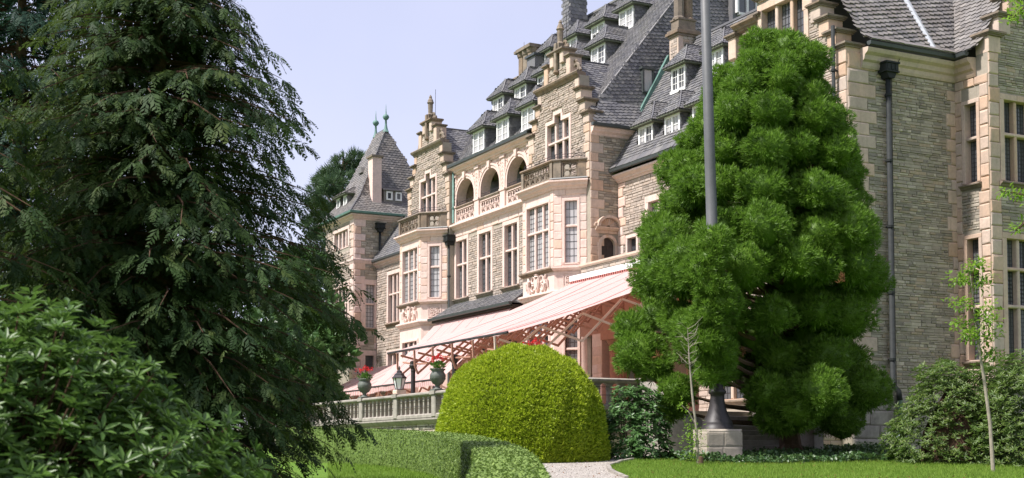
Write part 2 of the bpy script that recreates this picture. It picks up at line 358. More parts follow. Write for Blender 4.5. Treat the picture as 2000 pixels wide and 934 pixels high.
def window(fr, u0, u1, z0, z1, n, transoms, parent, sur=.16, mat=None, glass=None, sill=True, deep=.24, heads=None, mw=.14, lead=(.17, .24), proud=.05, top=None):
    """stone mullioned window: surround > mullions, transoms, leaded panes, sill"""
    mat = mat or ASHM; glass = glass or GLASS; heads = heads or [z1]*n
    mb = MB(); w = (u1-u0-(n-1)*mw)/n
    t = top if top is not None else sur
    mb.cbox(fr, u0-sur, u0, -deep-.05, proud, z0, z1+0, .012); mb.cbox(fr, u1, u1+sur, -deep-.05, proud, z0, z1, .012)
    for k in range(n):
        a = u0+k*(w+mw); aa = a-(sur if k == 0 else mw/2); bb = a+w+(sur if k == n-1 else mw/2)
        if heads[k] == z1: mb.cbox(fr, aa, bb, -deep-.05, proud, z1, z1+t, .012)
        else: mb.cbox(fr, a-mw*.5-.06, a+w+mw*.5+.06, -deep-.05, proud+.01, heads[k], heads[k]+t, .012); mb.box(fr, a-mw-.03, a, -deep-.05, proud+.004, z1+.01, heads[k]); mb.box(fr, a+w, a+w+mw+.03, -deep-.05, proud+.004, z1+.01, heads[k])
    mb.box(fr, u0-sur, u1+sur, -deep-.05, proud-.02, z0-.05, z0)
    win = mb.build('window', mat, parent)
    for k in range(n-1):
        a = u0+(k+1)*w+k*mw; q = min(heads[k], heads[k+1]); MB().cbox(fr, a, a+mw, -deep, -.03, z0, q, .03).build('mullion', mat, win)
    for tz in transoms: MB().cbox(fr, u0, u1, -deep, -.015, tz-.055, tz+.055, .025).build('transom', mat, win)
    for k in range(n):
        a = u0+k*(w+mw); zz = [z0]+[x for x in transoms]+[heads[k]]
        for i in range(len(zz)-1):
            c = zz[i]+(.055 if i else 0); d = zz[i+1]-(.055 if i < len(zz)-2 else 0)
            pm = MB(); pm.rv = RND.random(); pm.mi = 0; e = -deep+.05
            tl = RND.uniform(-.004, .004)
            pm.poly([fr.p(a, e+tl, c), fr.p(a+w, e-tl, c), fr.p(a+w, e-tl*.5, d), fr.p(a, e+tl, d)])
            pm.mi = 1; nu = max(1, round(w/lead[0])); nz = max(1, round((d-c)/lead[1]))
            for q in range(nu+1): x = a+w*q/nu; pm.box(fr, x-.009, x+.009, e, e+.014, c, d)
            for q in range(nz+1): x = c+(d-c)*q/nz; pm.box(fr, a, a+w, e, e+.012, x-.009, x+.009)
            pm.build('pane', [glass, LEAD], win)
    if sill: MB().prof(fr, u0-sur-.07, u1+sur+.07, [(-.2, z0-.2), (.06, z0-.2), (.1, z0-.13), (.17, z0-.1), (.17, z0-.055), (-.2, z0+.012)], 0, 0).build('sill', OLD, win)
    return win
# ------------------------------------------------------------------ slated surfaces
def inpoly(x, y, P):
    c = False; n = len(P); j = n-1
    for i in range(n):
        xi, yi = P[i]; xj, yj = P[j]
        if (yi > y) != (yj > y) and x < (xj-xi)*(y-yi)/(yj-yi)+xi: c = not c
        j = i
    return c
def slates(mb, poly, out, w=.27, h=.17, lift=.012, under=None, cut=None, slant=0.0, tip=.55, keep=None):
    P = [Vector(p) for p in poly]; N = (P[1]-P[0]).cross(P[2]-P[0]).normalized(); out = Vector(out)
    if N.dot(out) < 0: N = -N
    U = Vector((0, 0, 1)).cross(N).normalized(); Vv = N.cross(U).normalized()
    if slant: U, Vv = U*math.cos(slant)+Vv*math.sin(slant), Vv*math.cos(slant)-U*math.sin(slant)
    O = P[0]; q = [((p-O).dot(U), (p-O).dot(Vv)) for p in P]
    (under or mb).poly([p - N*.012 for p in P])
    u0, u1 = min(a for a, b in q), max(a for a, b in q); v0, v1 = min(b for a, b in q), max(b for a, b in q)
    v = v0; row = 0
    while v < v1:
        u = u0-w+(row % 2)*w/2
        while u < u1+w:
            ww = w*RND.uniform(.93, 1.0); cu, cv = u+w/2, v+h*.45
            if inpoly(cu, cv, q) and not (cut and cut(O+U*cu+Vv*cv)):
                l = lift*RND.uniform(.7, 1.5)+.012
                pt = lambda a, b, n: O+U*(u+a)+Vv*(v+b)+N*n
                T = [pt(0, h*1.25, 0.002), pt(0, h*tip*.5, l), pt(ww*.5, RND.uniform(-.02, .01), l*1.1), pt(ww, h*tip*.5, l), pt(ww, h*1.25, .002)]
                Bt = [pt(0, h*tip*.5, 0), pt(ww*.5, -.004, 0), pt(ww, h*tip*.5, 0)]
                if keep is not None: keep.append((T, Bt))
                else: mb.idx(T+Bt, [(0, 1, 2, 3, 4), (1, 5, 6, 2), (2, 6, 7, 3)])
            u += w
        v += h; row += 1
# ================================================================== THE CASTLE
def dormer(fr, uc, z0, z1, w, parent, back, rise=1.0, mat=None, lights=2):
    sl = mat or SLATE; b = MB(); hw0 = w/2+.12
    b.box(fr, uc-hw0, uc+hw0, -back, -.03, z0-.35, z1+.14)
    body = b.build('dormer', sl, parent)
    ck = MB()
    for sg in (1, -1):
        u = uc+sg*hw0
        slates(ck, [fr.p(u, 0, z0-.3), fr.p(u, -back, z0-.3), fr.p(u, -back, z1+.12), fr.p(u, 0, z1+.12)], fr.u*sg, .2, .15, slant=.22*sg)
    slates(ck, [fr.p(uc-hw0, 0, z0-.3), fr.p(uc+hw0, 0, z0-.3), fr.p(uc+hw0, 0, z0-.05), fr.p(uc-hw0, 0, z0-.05)], fr.n, .2, .12)
    ck.build('cheek_slates', sl, body, kind='stuff')
    f = MB()
    f.box(fr, uc-w/2-.06, uc-w/2+.05, -.04, .05, z0-.06, z1+.05); f.box(fr, uc+w/2-.05, uc+w/2+.06, -.04, .05, z0-.06, z1+.05)
    f.box(fr, uc-w/2+.05, uc+w/2-.05, -.04, .048, z1-.05, z1+.05); f.box(fr, uc-w/2-.1, uc+w/2+.1, -.04, .09, z0-.1, z0+.04)
    for k in range(1, lights): x = uc-w/2+w*k/lights; f.box(fr, x-.05, x+.05, -.03, .06, z0+.04, z1-.05)
    f.build('window_frame', WHITE, body)
    for k in range(lights):
        a, c = uc-w/2+.05+(w-.05)*k/lights, uc-w/2+(w)*(k+1)/lights-.05
        p = MB(); p.rv = RND.random(); p.poly([fr.p(a, .0, z0+.04), fr.p(c, .0, z0+.04), fr.p(c, .0, z1-.05), fr.p(a, .0, z1-.05)]); p.mi = 1
        for q in (1/3, 2/3): zz = z0+.04+(z1-z0-.09)*q; p.box(fr, a, c, 0, .022, zz-.012, zz+.012)
        x = (a+c)/2; p.box(fr, x-.012, x+.012, 0, .02, z0+.04, z1-.05)
        p.build('pane', [CURT if RND.random() < .8 else GLASS, WHITE], body)
    ze = z1+.12; hw, hm = w/2+.36, w/2+.06; r = MB()
    L, R = fr.p(uc-hw, .3, ze), fr.p(uc+hw, .3, ze); Lb, Rb = fr.p(uc-hw, -back, ze), fr.p(uc+hw, -back, ze)
    zm = ze+rise*.36; L2, R2 = fr.p(uc-hm, .02, zm), fr.p(uc+hm, .02, zm); L2b, R2b = fr.p(uc-hm, -back, zm), fr.p(uc+hm, -back, zm)
    A, Ab = fr.p(uc, -.42, ze+rise), fr.p(uc, -back-.3, ze+rise)
    for poly, out in (([L, R, R2, L2], fr.n), ([L2, R2, A], fr.n), ([R, Rb, R2b, R2], fr.u), ([R2, R2b, Ab, A], fr.u), ([L, Lb, L2b, L2], -fr.u), ([L2, L2b, Ab, A], -fr.u)):
        slates(r, poly, Vector(out)+Vector((0, 0, .6)), .2, .14)
    for e in ((L, L2, A), (R, R2, A)): r.tube([Vector(x)+Vector((0, 0, .02)) for x in e], .03, 4)
    r.tube([A+Vector((0, 0, .02)), Ab+Vector((0, 0, .02))], .035, 4)
    r.build('dormer_roof', sl, body)
    MB().prism(Fr(fr.p(0, 0, ze-.07), fr.u, fr.n), [(uc-hw+.03, 0), (uc+hw-.03, 0), (uc+hw-.03, .065), (uc-hw+.03, .065)], -back, .27).build('soffit', SOFF, body)
    return body
def tracery(fr, u0, u1, z0, z1, parent, n, mat=OLD, thick=.07, name='balustrade_panel'):
    """pierced stone panel of interlaced loops"""
    mb = MB(); h = z1-z0; w = (u1-u0)/n; D = -thick; z = Vector((0, 0, 1))
    mb.box(fr, u0, u1, -thick*1.6, thick*.9, z0, z0+.1); mb.box(fr, u0, u1, -thick*1.6, thick*.9, z1-.09, z1)
    for k in range(n):
        c = u0+w*(k+.5); zc = (z0+z1)/2; rr = (h-.19)/4
        for s in (-1, 1):
            mb.ring(fr.p(c+s*w*.23, 0, zc+rr*.95), fr.u, z, w*.25, .032, 0, 2*math.pi, 9, 4, rr)
            mb.ring(fr.p(c+s*w*.23, 0, zc-rr*.95), fr.u, z, w*.25, .032, 0, 2*math.pi, 9, 4, rr)
        mb.tube([fr.p(c-w*.5, 0, z0+.1), fr.p(c-w*.12, 0, zc), fr.p(c, 0, z1-.09)], .026, 4); mb.tube([fr.p(c+w*.5, 0, z0+.1), fr.p(c+w*.12, 0, zc), fr.p(c, 0, z1-.09)], .026, 4)
        mb.lathe(fr.p(c, 0, zc), [(.01, -.05), (.06, -.02), (.06, .02), (.01, .05)], 6)
    return mb.build(name, mat, parent)
def quatrefoil(fr, u0, u1, z0, z1, parent, mat=OLD):
    mb = MB(); Z = Vector((0, 0, 1)); uc, zc = (u0+u1)/2, (z0+z1)/2; r = min(u1-u0, z1-z0)*.5
    mb.box(fr, u0, u0+.07, -.12, .05, z0, z1); mb.box(fr, u1-.07, u1, -.12, .05, z0, z1); mb.box(fr, u0+.07, u1-.07, -.12, .048, z0, z0+.08); mb.box(fr, u0+.07, u1-.07, -.12, .048, z1-.08, z1)
    q = (u1-u0)/2-.07; qz = (z1-z0)/2-.08
    for a in (-1, 1):
        for b in (-1, 1): mb.ring(fr.p(uc+a*q*.47, -.02, zc+b*qz*.47), fr.u, Z, q*.5, .042, 0, 2*math.pi, 10, 4, qz*.5)
    mb.lathe(fr.p(uc, -.02, zc), [(.02, -.08), (.09, -.03), (.09, .03), (.02, .08)], 8)
    for a in (-1, 1):
        mb.tube([fr.p(uc+a*q, -.02, zc-.05), fr.p(uc+a*q*.72, -.02, zc), fr.p(uc+a*q, -.02, zc+.05)], .04, 4)
    return mb.build('balustrade_panel', mat, parent)
CORN = [(-.3, 0), (.05, 0), (.08, .06), (.16, .1), (.18, .17), (.30, .24), (.34, .26), (.34, .33), (.30, .36), (-.3, .36)]
def cornice(fr, u0, u1, z, parent, s=1.0, mat=None, m0=0, m1=0, prof=None):
    return MB().prof(fr, u0, u1, [(d*(s if d > 0 else 1), z+h*s) for d, h in (prof or CORN)], m0, m1).build('cornice', mat or ASHM, parent)
def cap(fr, u0, u1, d0, d1, z, parent, h=.16, ov=.12, mat=OLD):
    mb = MB()
    for k, (o, a, b) in enumerate(((ov*.45, 0, .3), (ov*.75, .3, .5), (ov, .5, .85), (ov*.7, .85, 1.0))):
        mb.box(fr, u0-o, u1+o, d0-o, d1+o, z+h*a, z+h*b)
    return mb.build('coping', mat, parent)
def downpipe(fr, u, z0, z1, parent, r=.07, d=.14, hopper=True, mat=PIPE, brackets=True):
    o = MB().tube([fr.p(u, d, z0), fr.p(u, d, z1)], r, 10).build('downpipe', mat, parent, smooth=True)
    z = z0+.8
    while brackets and z < z1-.3:
        mb = MB(); mb.lathe(fr.p(u, d, z), [(r, -.05), (r+.025, -.04), (r+.025, .04), (r, .05)], 10); mb.box(fr, u-.03, u+.03, 0, d, z-.025, z+.025); mb.build('pipe_bracket', mat, o); z += 2.2
    if hopper:
        h = MB(); h.box(fr, u-.26, u+.26, -.02, d+.22, z1+.16, z1+.42); h.box(fr, u-.3, u+.3, -.02, d+.26, z1+.42, z1+.48); h.box(fr, u-.29, u+.29, -.02, d+.25, z1+.13, z1+.17)
        h.prism(fr, [(u-.12, z1-.06), (u+.12, z1-.06), (u+.22, z1+.13), (u-.22, z1+.13)], 0, d+.18)
        for q in (-.17, 0, .17): h.box(fr, u+q-.05, u+q+.05, d+.2, d+.24, z1+.2, z1+.38)
        h.build('hopper', mat, o)
    return o
def gutter(fr, u0, u1, z, d, parent, mat=ZINC, m0=0, m1=0):
    return MB().prof(fr, u0, u1, [(d-.16, z), (d-.14, z-.08), (d-.06, z-.12), (d+.02, z-.09), (d+.04, z+.02), (d+.02, z+.03), (d-.16, z+.03)], m0, m1).build('gutter', mat, parent)
def shield(fr, u, z, parent, s=1.0):
    """coat of arms relief with supporters and scrolls"""
    mb = MB(); Z = Vector((0, 0, 1))
    sh = [(-.2, .26), (.2, .26), (.22, .05), (.16, -.16), (0, -.32), (-.16, -.16), (-.22, .05)]
    mb.prism(fr, [(u+a*s, z+b*s) for a, b in sh], 0, .11); mb.prism(fr, [(u+a*s*.72, z+b*s*.72) for a, b in sh], .11, .14)
    mb.lathe(fr.p(u, .05, z+.28*s), [(.16*s, 0), (.12*s, .05), (.15*s, .1), (.03, .15)], 8)
    for a in (-1, 1):
        mb.ring(fr.p(u+a*.36*s, .04, z+.18*s), fr.u*a, Z, .14*s, .045*s, -2.2, 2.6, 9, 5); mb.ring(fr.p(u+a*.4*s, .04, z-.15*s), fr.u*a, Z, .13*s, .04*s, -2.8, 2.2, 9, 5)
        mb.tube([fr.p(u+a*.62*s, .04, z-.33*s), fr.p(u+a*.72*s, .07, z-.05*s), fr.p(u+a*.64*s, .09, z+.14*s), fr.p(u+a*.76*s, .06, z+.3*s)], [.05*s, .09*s, .07*s, .04*s], 6)
        mb.tube([fr.p(u+a*.66*s, .06, z+.02*s), fr.p(u+a*.85*s, .08, z+.1*s), fr.p(u+a*.9*s, .06, z-.2*s)], [.05*s, .05*s, .03*s], 5)
    return mb.build('carved_arms', ASHM, parent)
def rosettes(fr, u0, u1, z0, z1, parent):
    mb = MB(); Z = Vector((0, 0, 1)); w = u1-u0
    for k, (a, b) in enumerate(((.28, .62), (.72, .62), (.28, .28), (.72, .28), (.5, .45))):
        c = fr.p(u0+w*a, .015, z0+(z1-z0)*b); mb.ring(c, fr.u, Z, .11, .03, k, k+5.2, 8, 4); mb.lathe(c, [(.02, -.03), (.05, 0), (.02, .03)], 6)
    mb.box(fr, u0, u1, -.02, .03, z0-.04, z0); mb.box(fr, u0, u1, -.02, .03, z1, z1+.04); mb.box(fr, u0-.04, u0, -.02, .03, z0-.04, z1+.04); mb.box(fr, u1, u1+.04, -.02, .03, z0-.04, z1+.04)
    return mb.build('carved_panel', ASHM, parent)

# ---------------------------------------------------------------- main block
main = thing('castle_main_block', 'sandstone castle front with two stepped gables, arcaded loggia and slate roof full of dormers', 'castle', (-60, 30, 1.4))
L0, L1 = -65.0, -56.0; A0 = FA(30)
wins = [(-64.72, -63.42), (-61.98, -60.62), (-59.12, -57.76)]
holes = [(a, b, 8.2, 11.2) for a, b in wins] + [(a, b, 2.4, 5.6) for a, b in wins]
mb = wall(MB(), A0, [(L0, L1, 1.3, 12.0)], holes); mb.build('wall', MORT, main)
for a, b in wins:
    window(A0, a, b, 8.2, 11.2, 2, [9.95], main, sur=.2); window(A0, a, b, 2.4, 5.6, 2, [4.6], main, sur=.2, mat=RED)
blk = [(a-.215, b+.215, 7.95, 11.42) for a, b in wins]
ash = [(L0, L1, 11.25, 11.85)]; ab = []
rub = [(L0, L1, 7.85, 11.25)]
lay(A0, courses(rub, blk+[(-65, -64.9, 0, 20)], (.08, .16), (.18, .45), 11), RUB, main, 'stone', (.02, .055), .014, 0, 'rubble_facing', seed=5)
lay(A0, courses([(L0, L1, 11.42, 11.8)], [], (.38, .4), (.7, 1.2), 12), ASH, main, 'ashlar_block', (.05, .06), .006, 300, seed=6)
lay(A0, courses([(L0, L1, 1.4, 7.8)], [(a-.21, b+.21, 2.2, 5.82) for a, b in wins], (.36, .42), (.6, 1.0), 13), RED, main, 'ashlar_block', (.03, .045), .008, 0, 'red_ashlar_facing', seed=7)
cornice(A0, L0, L1, 11.72, main, 1.0)
# loggia
arch = [-63.62, -60.72, -57.78]; HW = 1.06; SP, AT = 13.42, 14.36
mb = MB(); edges = [L0]+[x for c in arch for x in (c-HW, c+HW)]+[L1]
for k in range(0, len(edges), 2): mb.box(A0, edges[k], edges[k+1], -.5, 0, 12.0, 14.75)
N = 14
for c in arch:
    pts = [(c-HW*math.cos(math.pi*k/N), SP+(AT-SP)*math.sin(math.pi*k/N)) for k in range(N+1)]
    for k in range(N):
        (a, za), (b, zb) = pts[k], pts[k+1]
        mb.poly([A0.p(a, 0, za), A0.p(b, 0, zb), A0.p(b, 0, 14.75), A0.p(a, 0, 14.75)]); mb.poly([A0.p(a, 0, za), A0.p(b, 0, zb), A0.p(b, -.5, zb), A0.p(a, -.5, za)]); mb.poly([A0.p(a, -.5, za), A0.p(b, -.5, zb), A0.p(b, -.5, 14.75), A0.p(a, -.5, 14.75)])
mb.build('loggia_wall', ASHM, main)
for c in arch:
    mb = MB()
    for r0, r1, dd in ((0, .22, .05), (.14, .24, .085)):
        P = []
        for k in range(N+1):
            t = math.pi*k/N
            for r in (r0, r1): P.append((c-(HW+r)*math.cos(t), SP+(AT-SP+r)*math.sin(t)))
        for k in range(N):
            q = [P[2*k], P[2*k+1], P[2*k+3], P[2*k+2]]; mb.prism(A0, q, -.02, dd)
        for s in (-1, 1): mb.box(A0, min(c+s*(HW+r0), c+s*(HW+r1)), max(c+s*(HW+r0), c+s*(HW+r1)), -.02, dd, 13.05, SP)
    mb.prism(A0, [(c-.1, AT+.02), (c+.1, AT+.02), (c+.15, AT+.36), (c-.15, AT+.36)], 0, .16)
    mb.build('archivolt', ASHM, main)
    MB().box(A0, c-HW, c+HW, -.22, .02, 12.06, 12.12).build('balustrade_sill', ASHM, main)
    tracery(A0, c-HW+.02, c+HW-.02, 12.12, 12.92, main, 4, ASHM)
    MB().prof(A0, c-HW, c+HW, [(-.2, 12.92), (.1, 12.92), (.13, 12.97), (.1, 13.03), (-.2, 13.03)]).build('balustrade_coping', OLD, main)
    r = MB()
    for zz in (13.14, 13.26): r.tube([A0.p(c-HW, -.06, zz), A0.p(c+HW, -.06, zz)], .016, 5)
    r.build('safety_rail', IRON, main)
for c in (-62.17, -59.25, -64.84, -56.4):
    w = .16 if c in (-64.84,) else .2
    mb = MB(); mb.cbox(A0, c-w, c+w, 0, .07, 13.1, 14.72, .015); mb.cbox(A0, c-w-.06, c+w+.06, 0, .1, 12.05, 13.0, .015); mb.box(A0, c-w-.1, c+w+.1, 0, .14, 12.98, 13.08); mb.box(A0, c-w-.04, c+w+.04, 0, .13, 14.6, 14.75)
    mb.build('pilaster', ASHM, main)
    mb = MB()
    for k in range(6): mb.ring(A0.p(c, .075, 13.3+k*.2), A0.u, Vector((0, 0, 1)), .09, .02, 0, 5, 6, 4)
    mb.build('carved_ornament', ASHM, main)
for c in arch:   # carved spandrels
    mb = MB()
    for s in (-1, 1):
        for k, (x, z) in enumerate(((.98, 14.3), (1.12, 14.52), (.8, 14.55), (1.18, 14.12))): mb.ring(A0.p(c+s*x, .02, z), A0.u, Vector((0, 0, 1)), .09, .026, k, k+4.6, 7, 4)
    mb.build('carved_ornament', ASHM, main)
mb = MB(); mb.box(FA(32.2), L0, L1, -.2, 0, 12, 14.8); mb.box(FA(30.5), L0, L1, -1.7, 0, 14.76, 14.86); mb.box(FA(30), L0, L1, -2.2, -.5, 11.85, 12.0); mb.box(FX(L0), 30.4, 32.2, .0, .15, 12, 14.76); mb.box(FX(L1), 30.4, 32.2, -.15, 0, 12, 14.76)
for c in (-62.17, -59.25): mb.box(FA(31.2), c-.3, c+.3, -1, 0, 12, 14.1); mb.prism(FA(31.2), [(c-.3, 14.1), (c+.3, 14.1), (c+.9, 14.75), (c-.9, 14.75)], -1, .0)
mb.build('loggia_interior', TAN, main)
cornice(A0, L0, L1, 14.74, main, 1.05)
gutter(A0, L0, L1, 15.2, .42, main)
# gables
def gable(gx, nm):
    G = FA(29.7); R0, R1 = gx-2.8, gx+2.8
    rects = [(R0, R1, 1.3, 14.95), (gx-2.45, gx+2.45, 14.95, 15.55), (gx-2.1, gx+2.1, 15.55, 16.15), (gx-1.9, gx+1.9, 16.15, 16.72), (gx-1.2, gx+1.2, 16.72, 17.55), (gx-.62, gx+.62, 17.55, 18.15)]
    gw = (gx-1.0, gx+1.0); gh = (gw[0], gw[1], 13.05, 15.02); mid = (gw[0]+.7, gw[1]-.7, 15.02, 15.36)
    wall(MB(), G, rects, [gh, mid], -.5).build('gable_wall', MORT, main)
    window(G, gw[0], gw[1], 13.05, 15.02, 3, [14.15], main, sur=.18, heads=[15.02, 15.36, 15.02], sill=False, lead=(.14, .2), glass=GLASS)
    blk = [(gw[0]-.2, gw[1]+.2, 12, 15.22), (gw[0]+.45, gw[1]-.45, 15, 15.58)]
    blk += quoins(G, R1, -1, 12.0, 14.78, main, h=.4, wl=.55, ws=.34, seed=int(-gx*10)); blk += quoins(G, R0, 1, 12.0, 14.78, main, h=.4, wl=.55, ws=.34, seed=int(-gx*7))
    for hw, za, zb in ((2.45, 14.95, 15.42), (2.1, 15.55, 16.02), (1.9, 16.15, 16.62)):
        for s in (-1, 1):
            u0, u1 = sorted((gx+s*hw, gx+s*(hw-.36))); lay(G, [(u0, u1, za, zb)], QUO, main, 'quoin', (.05, .06), .006, 300, seed=4); blk.append((u0, u1, za-.01, zb+.2))
    rr = [(R0, R1, 12.0, 14.95), (gx-2.45, gx+2.45, 14.95, 15.55), (gx-2.1, gx+2.1, 15.55, 16.15), (gx-1.9, gx+1.9, 16.15, 16.6), (gx-.85, gx+.85, 16.95, 17.4)]
    lay(G, courses(rr, blk, (.06, .13), (.15, .42), int(-gx*3)), RUB, main, 'stone', (.015, .06), .013, 0, 'rubble_facing', seed=int(-gx))
    # copings on the steps, cornice, tympanum piers, finial
    for s in (-1, 1):
        for hw, w, z in ((2.8, .5, 14.8), (2.45, .46, 15.42), (2.1, .42, 16.02)):
            u0, u1 = sorted((gx+s*hw, gx+s*(hw-w))); MB().cbox(G, u0-.006, u1+.006, -.508, .07, z-.36, z+.004, .02).build('step_block', QUO, main); cap(G, u0, u1, -.5, .08, z, main)
        u0, u1 = sorted((gx+s*1.2, gx+s*.86)); MB().cbox(G, u0-.006, u1+.006, -.508, .1, 16.92, 17.72, .03).build('pier', QUO, main); cap(G, u0, u1, -.46, .1, 17.72, main, .14, .1)
        v = MB(); Z = Vector((0, 0, 1))   # scroll beside the tympanum
        for dd in (-.05,):
            c = G.p(gx+s*1.42, dd-.1, 17.14); v.ring(c, G.u*s, Z, .19, .085, -2.4, 2.4, 10, 6); v.ring(G.p(gx+s*1.66, dd-.1, 16.98), G.u*s, Z, .1, .07, 0, 5.5, 8, 6); v.ring(G.p(gx+s*1.3, dd-.1, 17.42), G.u*s, Z, .12, .06, -1.5, 2.5, 8, 5)
        v.build('scroll', OLD, main)
        u0, u1 = sorted((gx+s*.62, gx+s*.3)); MB().cbox(G, u0-.006, u1+.006, -.508, .12, 17.6, 18.155, .03).build('pier', QUO, main)
        b = MB(); b.ring(G.p(gx+s*.42, -.1, 18.5), G.u*s, Z, .13, .06, -2, 2.6, 8, 5); b.lathe(G.p(gx+s*.56, -.15, 18.28), [(.05, 0), (.11, .06), (.09, .16), (.03, .22)], 8); b.build('scroll', OLD, main)
    MB().prof(G, gx-1.9, gx+1.9, [(-.5, 16.6), (.06, 16.6), (.1, 16.68), (.2, 16.76), (.24, 16.84), (.2, 16.9), (-.5, 16.95)], .6, .6).build('cornice', OLD, main)
    cap(G, gx-.62, gx+.62, -.46, .12, 18.12, main, .18, .12)
    f = MB(); f.box(G, gx-.2, gx+.2, -.3, .1, 18.28, 18.6); f.cbox(G, gx-.1, gx+.1, .1, .2, 17.3, 18.6, .03); f.lathe(G.p(gx, .12, 17.15), [(.03, 0), (.14, .1), (.12, .2), (.05, .28)], 8)
    f.build('pedestal', OLD, main)
    f = MB(); f.lathe(G.p(gx, -.1, 18.6), [(.2, 0), (.16, .05), (.13, .1), (.15, .62), (.2, .68), (.17, .74), (.15, .82), (.08, .95), (.09, 1.0), (.02, 1.12)], 8); f.build('finial', OLD, main)
    MB().tube([G.p(gx+.22, -.3, 18.3), G.p(gx+.22, -.3, 20.0)], .012, 4).build('lightning_rod', IRON, main)
    # bay
    B = FA(28.65); hb = 1.45; zb0, zb1 = 1.3, 11.62; cl = math.hypot(1.05, 1.05)
    CR = Fr((gx+hb, 28.65, 0), (1, 1, 0), (1, -1, 0)); CL = Fr((gx-hb-1.05, 29.7, 0), (1, -1, 0), (-1, -1, 0))
    fw, cw = (gx-1.03, gx+1.03), (.50, 1.06); lo = (gx-1.0, gx+1.0, 4.1, 6.1); LW = (2.2, 5.9)
    wall(MB(), B, [(gx-hb, gx+hb, zb0, zb1)], [(*fw, 8.27, 11.1), lo]).build('bay_wall', ASHM, main)
    for c in (CR, CL): wall(MB(), c, [(0, cl, zb0, zb1)], [(*cw, 8.35, 11.06), (*cw, *LW)]).build('bay_wall', ASHM, main)
    window(B, *fw, 8.27, 11.1, 3, [9.93], main, sur=.12, sill=False, mw=.12, deep=.2, glass=CURT)
    window(B, *lo, 3, [5.3], main, sur=.12, sill=False, deep=.2)
    for c in (CR, CL):
        window(c, *cw, 8.35, 11.06, 1, [9.97], main, sur=.12, sill=False, glass=CURT, deep=.16, lead=(.18, .3)); window(c, *cw, *LW, 1, [4.6], main, sur=.12, sill=False, deep=.16)
        lay(c, courses([(.0, cl, 8.2, 11.6)], [(cw[0]-.13, cw[1]+.13, 8.2, 11.2)], (.36, .42), (.5, .8), 21), ASH, main, 'ashlar_block', (.025, .034), .007, 300, seed=9)
        MB().prof(c, 0, cl, [(-.2, 8.02), (.08, 8.02), (.14, 8.08), (.2, 8.12), (.2, 8.18), (-.2, 8.22)], .414 if c is CL else .414, .414).build('string_course', ASHM, main)
        MB().prof(c, 0, cl, [(-.2, 6.9), (.08, 6.9), (.14, 7.0), (.22, 7.06), (.22, 7.12), (.06, 7.18), (-.2, 7.18)], .414, .414).build('string_course', ASHM, main)
        rosettes(c, .45, 1.12, 7.35, 7.9, main)
        MB().prof(c, 0, cl, [(-.2, 11.58), (.06, 11.58), (.1, 11.66), (.2, 11.72), (.24, 11.82), (.34, 11.88), (.34, 11.95), (-.2, 12.0)], .414, .414).build('cornice', ASHM, main)
        MB().prof(c, 0, cl, [(-.2, 12.0), (.28, 12.0), (.26, 12.05), (-.2, 12.05)], .414, .414).build('lead_flashing', ZINC, main)
        MB().cbox(c, .0, .36, -.14, .1, 12.05, 12.82, .02).build('pier', OLD, main); quatrefoil(c, .36, 1.12, 12.05, 12.8, main); MB().cbox(c, 1.12, cl, -.14, .08, 12.05, 12.82, .02).build('pier', OLD, main)
        MB().prof(c, 0, cl, [(-.18, 12.8), (.12, 12.8), (.16, 12.85), (.12, 12.91), (-.18, 12.93)], .414, .414).build('balustrade_coping', OLD, main)
    lay(B, courses([(gx-hb, gx+hb, 8.2, 11.6)], [(fw[0]-.13, fw[1]+.13, 8.2, 11.22)], (.36, .42), (.5, .9), 22), ASH, main, 'ashlar_block', (.025, .034), .007, 300, seed=10)
    MB().prof(B, gx-hb, gx+hb, [(-.2, 8.02), (.08, 8.02), (.14, 8.08), (.2, 8.12), (.2, 8.18), (-.2, 8.22)], .414, .414).build('string_course', OLD, main)
    MB().prof(B, gx-hb, gx+hb, [(-.2, 6.9), (.08, 6.9), (.14, 7.0), (.22, 7.06), (.22, 7.12), (.06, 7.18), (-.2, 7.18)], .414, .414).build('string_course', ASHM, main)
    shield(B, gx, 7.6, main, 1.1)
    MB().prof(B, gx-hb, gx+hb, [(-.2, 11.58), (.06, 11.58), (.1, 11.66), (.2, 11.72), (.24, 11.82), (.34, 11.88), (.34, 11.95), (-.2, 12.0)], .414, .414).build('cornice', ASHM, main)
    MB().box(B, gx-hb, gx-hb+.22, -.14, .1, 12.02, 12.82).build('pier', OLD, main); MB().box(B, gx+hb-.22, gx+hb, -.14, .1, 12.02, 12.82).build('pier', OLD, main)
    tracery(B, gx-hb+.22, gx+hb-.22, 12.02, 12.82, main, 5)
    MB().prof(B, gx-hb, gx+hb, [(-.18, 12.8), (.12, 12.8), (.16, 12.85), (.12, 12.91), (-.18, 12.93)], .414, .414).build('balustrade_coping', OLD, main)
    r = MB(); pts = [(gx-2.45, 29.65), (gx-hb, 28.72), (gx+hb, 28.72), (gx+2.45, 29.65)]
    for zz in (13.02, 13.14): r.tube([(x, y, zz) for x, y in pts], .014, 4)
    for x, y in pts+[(gx, 28.72), (gx-.75, 28.72), (gx+.75, 28.72)]: r.tube([(x, y, 12.9), (x, y, 13.15)], .014, 4)
    r.build('safety_rail', IRON, main)
    MB().idx([(gx-hb-1.05, 29.7, 12.0), (gx-hb, 28.65, 12.0), (gx+hb, 28.65, 12.0), (gx+hb+1.05, 29.7, 12.0)], [(0, 1, 2, 3)]).build('balcony_floor', ZINC, main)
    # lower front left and right of the bay is masked by it; roof behind the gable
    r = MB(); zr = 17.95; y0, y1 = 29.95, 32.45
    for s in (-1, 1): slates(r, [(gx+s*2.75, y0, 14.9), (gx+s*2.75, y1-1.9, 14.9), (gx, y1, zr), (gx, y0, zr)], (s, 0, .7), .24, .17)
